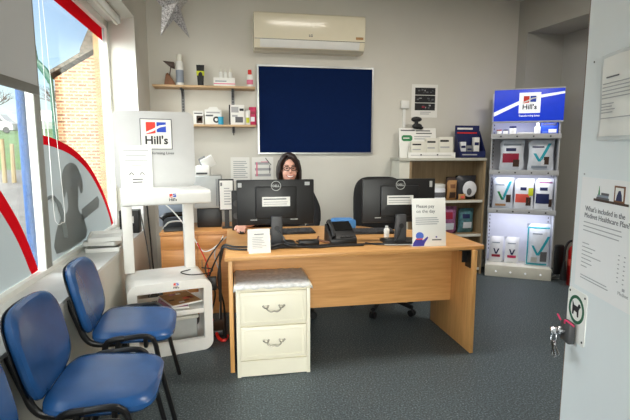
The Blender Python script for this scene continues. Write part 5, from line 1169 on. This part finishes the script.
# keys and lock plate
kp = thing('dog_sticker', 'white plate with a green ring and dog mark on the door edge', 'sticker', on_door(0.062, 0, 0.777), DR)
b = mb('paper'); b.prism(rrect(-0.058, 0.058, 0.0, 0.172, 0.012), 'y', -0.003, -0.0005); b.build('plate', 'paper', kp)
b = mb('dgreen'); cz = 0.108; b.ring([(.047*math.cos(a), cz+.047*math.sin(a)) for a in [2*PI*i/30 for i in range(30)]], [(.037*math.cos(a), cz+.037*math.sin(a)) for a in [2*PI*i/30 for i in range(30)]], 'y', -0.0042, -0.0028)
b.build('green_ring', 'dgreen', kp, smooth=False)
b = mb('ink'); b.prism([(-0.024, 0.085), (-0.016, 0.085), (-0.012, 0.103), (0.010, 0.100), (0.014, 0.083), (0.022, 0.083), (0.022, 0.112), (0.03, 0.124), (0.036, 0.126), (0.03, 0.136), (0.022, 0.138), (0.014, 0.124), (-0.014, 0.124), (-0.026, 0.138), (-0.024, 0.12)], 'y', -0.0042, -0.0028)
b.build('dog_mark', 'ink', kp, smooth=False, mx=Matrix.Translation((-0.004, 0, 0.108)) @ Matrix.Diagonal((.82, 1, .82, 1)) @ Matrix.Translation((0, 0, -0.110)))
for zz in (0.015, 0.16):
    for xx in (-0.046, 0.046): b = mb('ink'); b.cyl((xx, -0.0045, zz), (xx, -0.0028, zz), 0.0035, n=10); b.build('screw', 'ink', kp)
lk = thing('door_lock', 'grey lock case on the door edge below the dog mark', 'lock', on_door(0.044, 0, 0.768), DR)
b = mb('darkgrey'); b.box(-0.030, 0.030, -0.028, -0.0046, 0.0, 0.07, bev=0.006); b.build('lock_case', 'darkgrey', lk)
b = mb('chrome'); b.cyl((-0.008, -0.045, 0.035), (-0.008, -0.028, 0.035), 0.013, n=18); b.build('lock_cylinder', 'chrome', lk)
b = mb('magenta'); b.tube(catmull([(-0.01, -0.036, 0.07), (-0.025, -0.04, 0.085), (-0.035, -0.03, 0.075)], 4), 0.003, 6); b.tube(catmull([(0.015, -0.036, 0.07), (0.03, -0.04, 0.085), (0.045, -0.02, 0.07)], 4), 0.003, 6); b.build('pink_string', 'magenta', lk)
ky = thing('key_bunch', 'bunch of silver keys dangling from the door lock', 'keys', on_door(0.036, 0, 0.798), DR)
b = mb('chrome'); b.tube([(0+0.016*math.cos(a), -0.056+0.004*math.sin(a), -0.018+0.018*math.sin(a)) for a in [2*PI*i/20 for i in range(20)]], 0.0018, 6, closed=True); b.build('key_ring', 'chrome', ky)
b = mb('chrome'); b.box(-0.004, 0.004, -0.068, -0.045, -0.006, 0.016, bev=0.002); b.build('key', 'chrome', ky)
for k, (a, o_) in enumerate(((-58, -0.004), (-35, -0.010), (-12, 0.0), (10, 0.006))):
    q = mb('chrome'); X = Matrix.Translation((0.0, -0.057+o_*.4, -0.030)) @ Matrix.Rotation(D(a), 4, 'Y')
    q.prism([(0.011*math.cos(t_), -0.012+0.011*math.sin(t_)) for t_ in [2*PI*i/14 for i in range(14)]], 'y', -0.0012, 0.0012); q.box(-0.0035, 0.0035, -0.0012, 0.0012, -0.056, -0.021)
    for j in range(4): q.box(0.0033, 0.0058, -0.0012, 0.0012, -0.052+j*0.007, -0.049+j*0.007)
    q.build('key', 'chrome', ky, smooth=False, mx=X)

# ------------------------------------------------------------------ ceiling lights
def ceiling_light(x, y, w, d, e, label):
    t = thing('ceiling_light', label, 'ceiling light', (x, y, CH), 0, 'ceiling light panels')
    b = mb('white'); b.ring(rrect(-w/2, w/2, -d/2, d/2, .01), rrect(-w/2+.02, w/2-.02, -d/2+.02, d/2-.02, .008), 'z', -0.06, -0.001); b.build('fitting', 'white', t)
    b = mb('lamp'); b.box(-w/2+.02, w/2-.02, -d/2+.02, d/2-.02, -0.055, -0.03); b.build('diffuser', 'lamp', t)
    L = bpy.data.lights.new('panel', 'AREA'); L.shape = 'RECTANGLE'; L.size = w-.05; L.size_y = d-.05; L.energy = e; L.color = (1.0, 0.94, 0.85)
    o = bpy.data.objects.new('ceiling_lamp', L); COL.objects.link(o); o.parent = t; o.location = (0, 0, -0.062)
ceiling_light(0.9, 2.9, 0.8, 0.25, 12, 'strip light on the ceiling above the reception desk')
ceiling_light(2.5, 2.7, 0.8, 0.25, 24, 'strip light on the ceiling above the alcove side')

# ------------------------------------------------------------------ daylight
SKY = 0.132
SKY_GLOWS = (((-0.10, -0.95, 0.20), 7.0, 13.0, (1.0, 0.97, 0.92)), ((-0.85, 0.05, 0.52), 6.0, 11.0, (0.92, 0.97, 1.0)))
w = bpy.data.worlds.new('sky'); SC.world = w; w.use_nodes = True
nt_ = w.node_tree; bg = nt_.nodes['Background']
sky = nt_.nodes.new('ShaderNodeTexSky'); sky.sky_type = 'NISHITA'; sky.sun_disc = False; sky.sun_elevation = D(38); sky.sun_rotation = D(150); sky.air_density = 1.0; sky.dust_density = 1.6; sky.ozone_density = 1.0
# added glow lobes, low behind camera and over the street, brighten the room
tcw = nt_.nodes.new('ShaderNodeTexCoord')
sk_ = nt_.nodes.new('ShaderNodeVectorMath'); sk_.operation = 'SCALE'; sk_.inputs['Scale'].default_value = SKY
nt_.links.new(sky.outputs[0], sk_.inputs[0]); acc = sk_.outputs[0]
for dirv, power, amount, tint in SKY_GLOWS:
    dt = nt_.nodes.new('ShaderNodeVectorMath'); dt.operation = 'DOT_PRODUCT'; dt.inputs[1].default_value = Vector(dirv).normalized()
    mxm = nt_.nodes.new('ShaderNodeMath'); mxm.operation = 'MAXIMUM'; mxm.inputs[1].default_value = 0.0
    pwm = nt_.nodes.new('ShaderNodeMath'); pwm.operation = 'POWER'; pwm.inputs[1].default_value = power
    sc_ = nt_.nodes.new('ShaderNodeMath'); sc_.operation = 'MULTIPLY'; sc_.inputs[1].default_value = amount
    mul = nt_.nodes.new('ShaderNodeVectorMath'); mul.operation = 'SCALE'; mul.inputs[0].default_value = tint
    ad_ = nt_.nodes.new('ShaderNodeVectorMath'); ad_.operation = 'ADD'
    nt_.links.new(tcw.outputs['Generated'], dt.inputs[0]); nt_.links.new(dt.outputs['Value'], mxm.inputs[0]); nt_.links.new(mxm.outputs[0], pwm.inputs[0])
    nt_.links.new(pwm.outputs[0], sc_.inputs[0]); nt_.links.new(sc_.outputs[0], mul.inputs['Scale'])
    nt_.links.new(acc, ad_.inputs[0]); nt_.links.new(mul.outputs[0], ad_.inputs[1]); acc = ad_.outputs[0]
nt_.links.new(acc, bg.inputs[0]); bg.inputs[1].default_value = 1.0
sl = bpy.data.lights.new('sun', 'SUN'); sl.energy = 1.2; sl.angle = D(1.0); sl.color = (1.0, 0.93, 0.82)
so = bpy.data.objects.new('sun', sl); COL.objects.link(so); so.rotation_euler = Vector((-0.25, 0.75, -0.62)).to_track_quat('-Z', 'Y').to_euler()
# sky-light portal in the window opening
pl = bpy.data.lights.new('portal', 'AREA'); pl.shape = 'RECTANGLE'; pl.size = 4.05; pl.size_y = 1.78; pl.cycles.is_portal = True
po_ = bpy.data.objects.new('window_portal', pl); COL.objects.link(po_); po_.location = (-1.20, 2.30, 1.59); po_.rotation_euler = (D(90), 0, D(-90))

pl2 = bpy.data.lights.new('portal', 'AREA'); pl2.shape = 'RECTANGLE'; pl2.size = 1.5; pl2.size_y = 2.25; pl2.cycles.is_portal = True
po2 = bpy.data.objects.new('window_portal', pl2); COL.objects.link(po2); po2.location = (0.03, -1.66, 1.2); po2.rotation_euler = (D(90), 0, 0)
SC.view_settings.view_transform = 'Standard'; SC.view_settings.look = 'None'; SC.view_settings.gamma = 1.0; SC.view_settings.use_curve_mapping = False
SC.view_settings.exposure = 0.62
SC.cycles.max_bounces = 10; SC.cycles.diffuse_bounces = 5; SC.cycles.transparent_max_bounces = 12
SC.cycles.use_denoising = True; SC.cycles.caustics_reflective = False; SC.cycles.caustics_refractive = False
SC.cycles.sample_clamp_indirect = 6.0
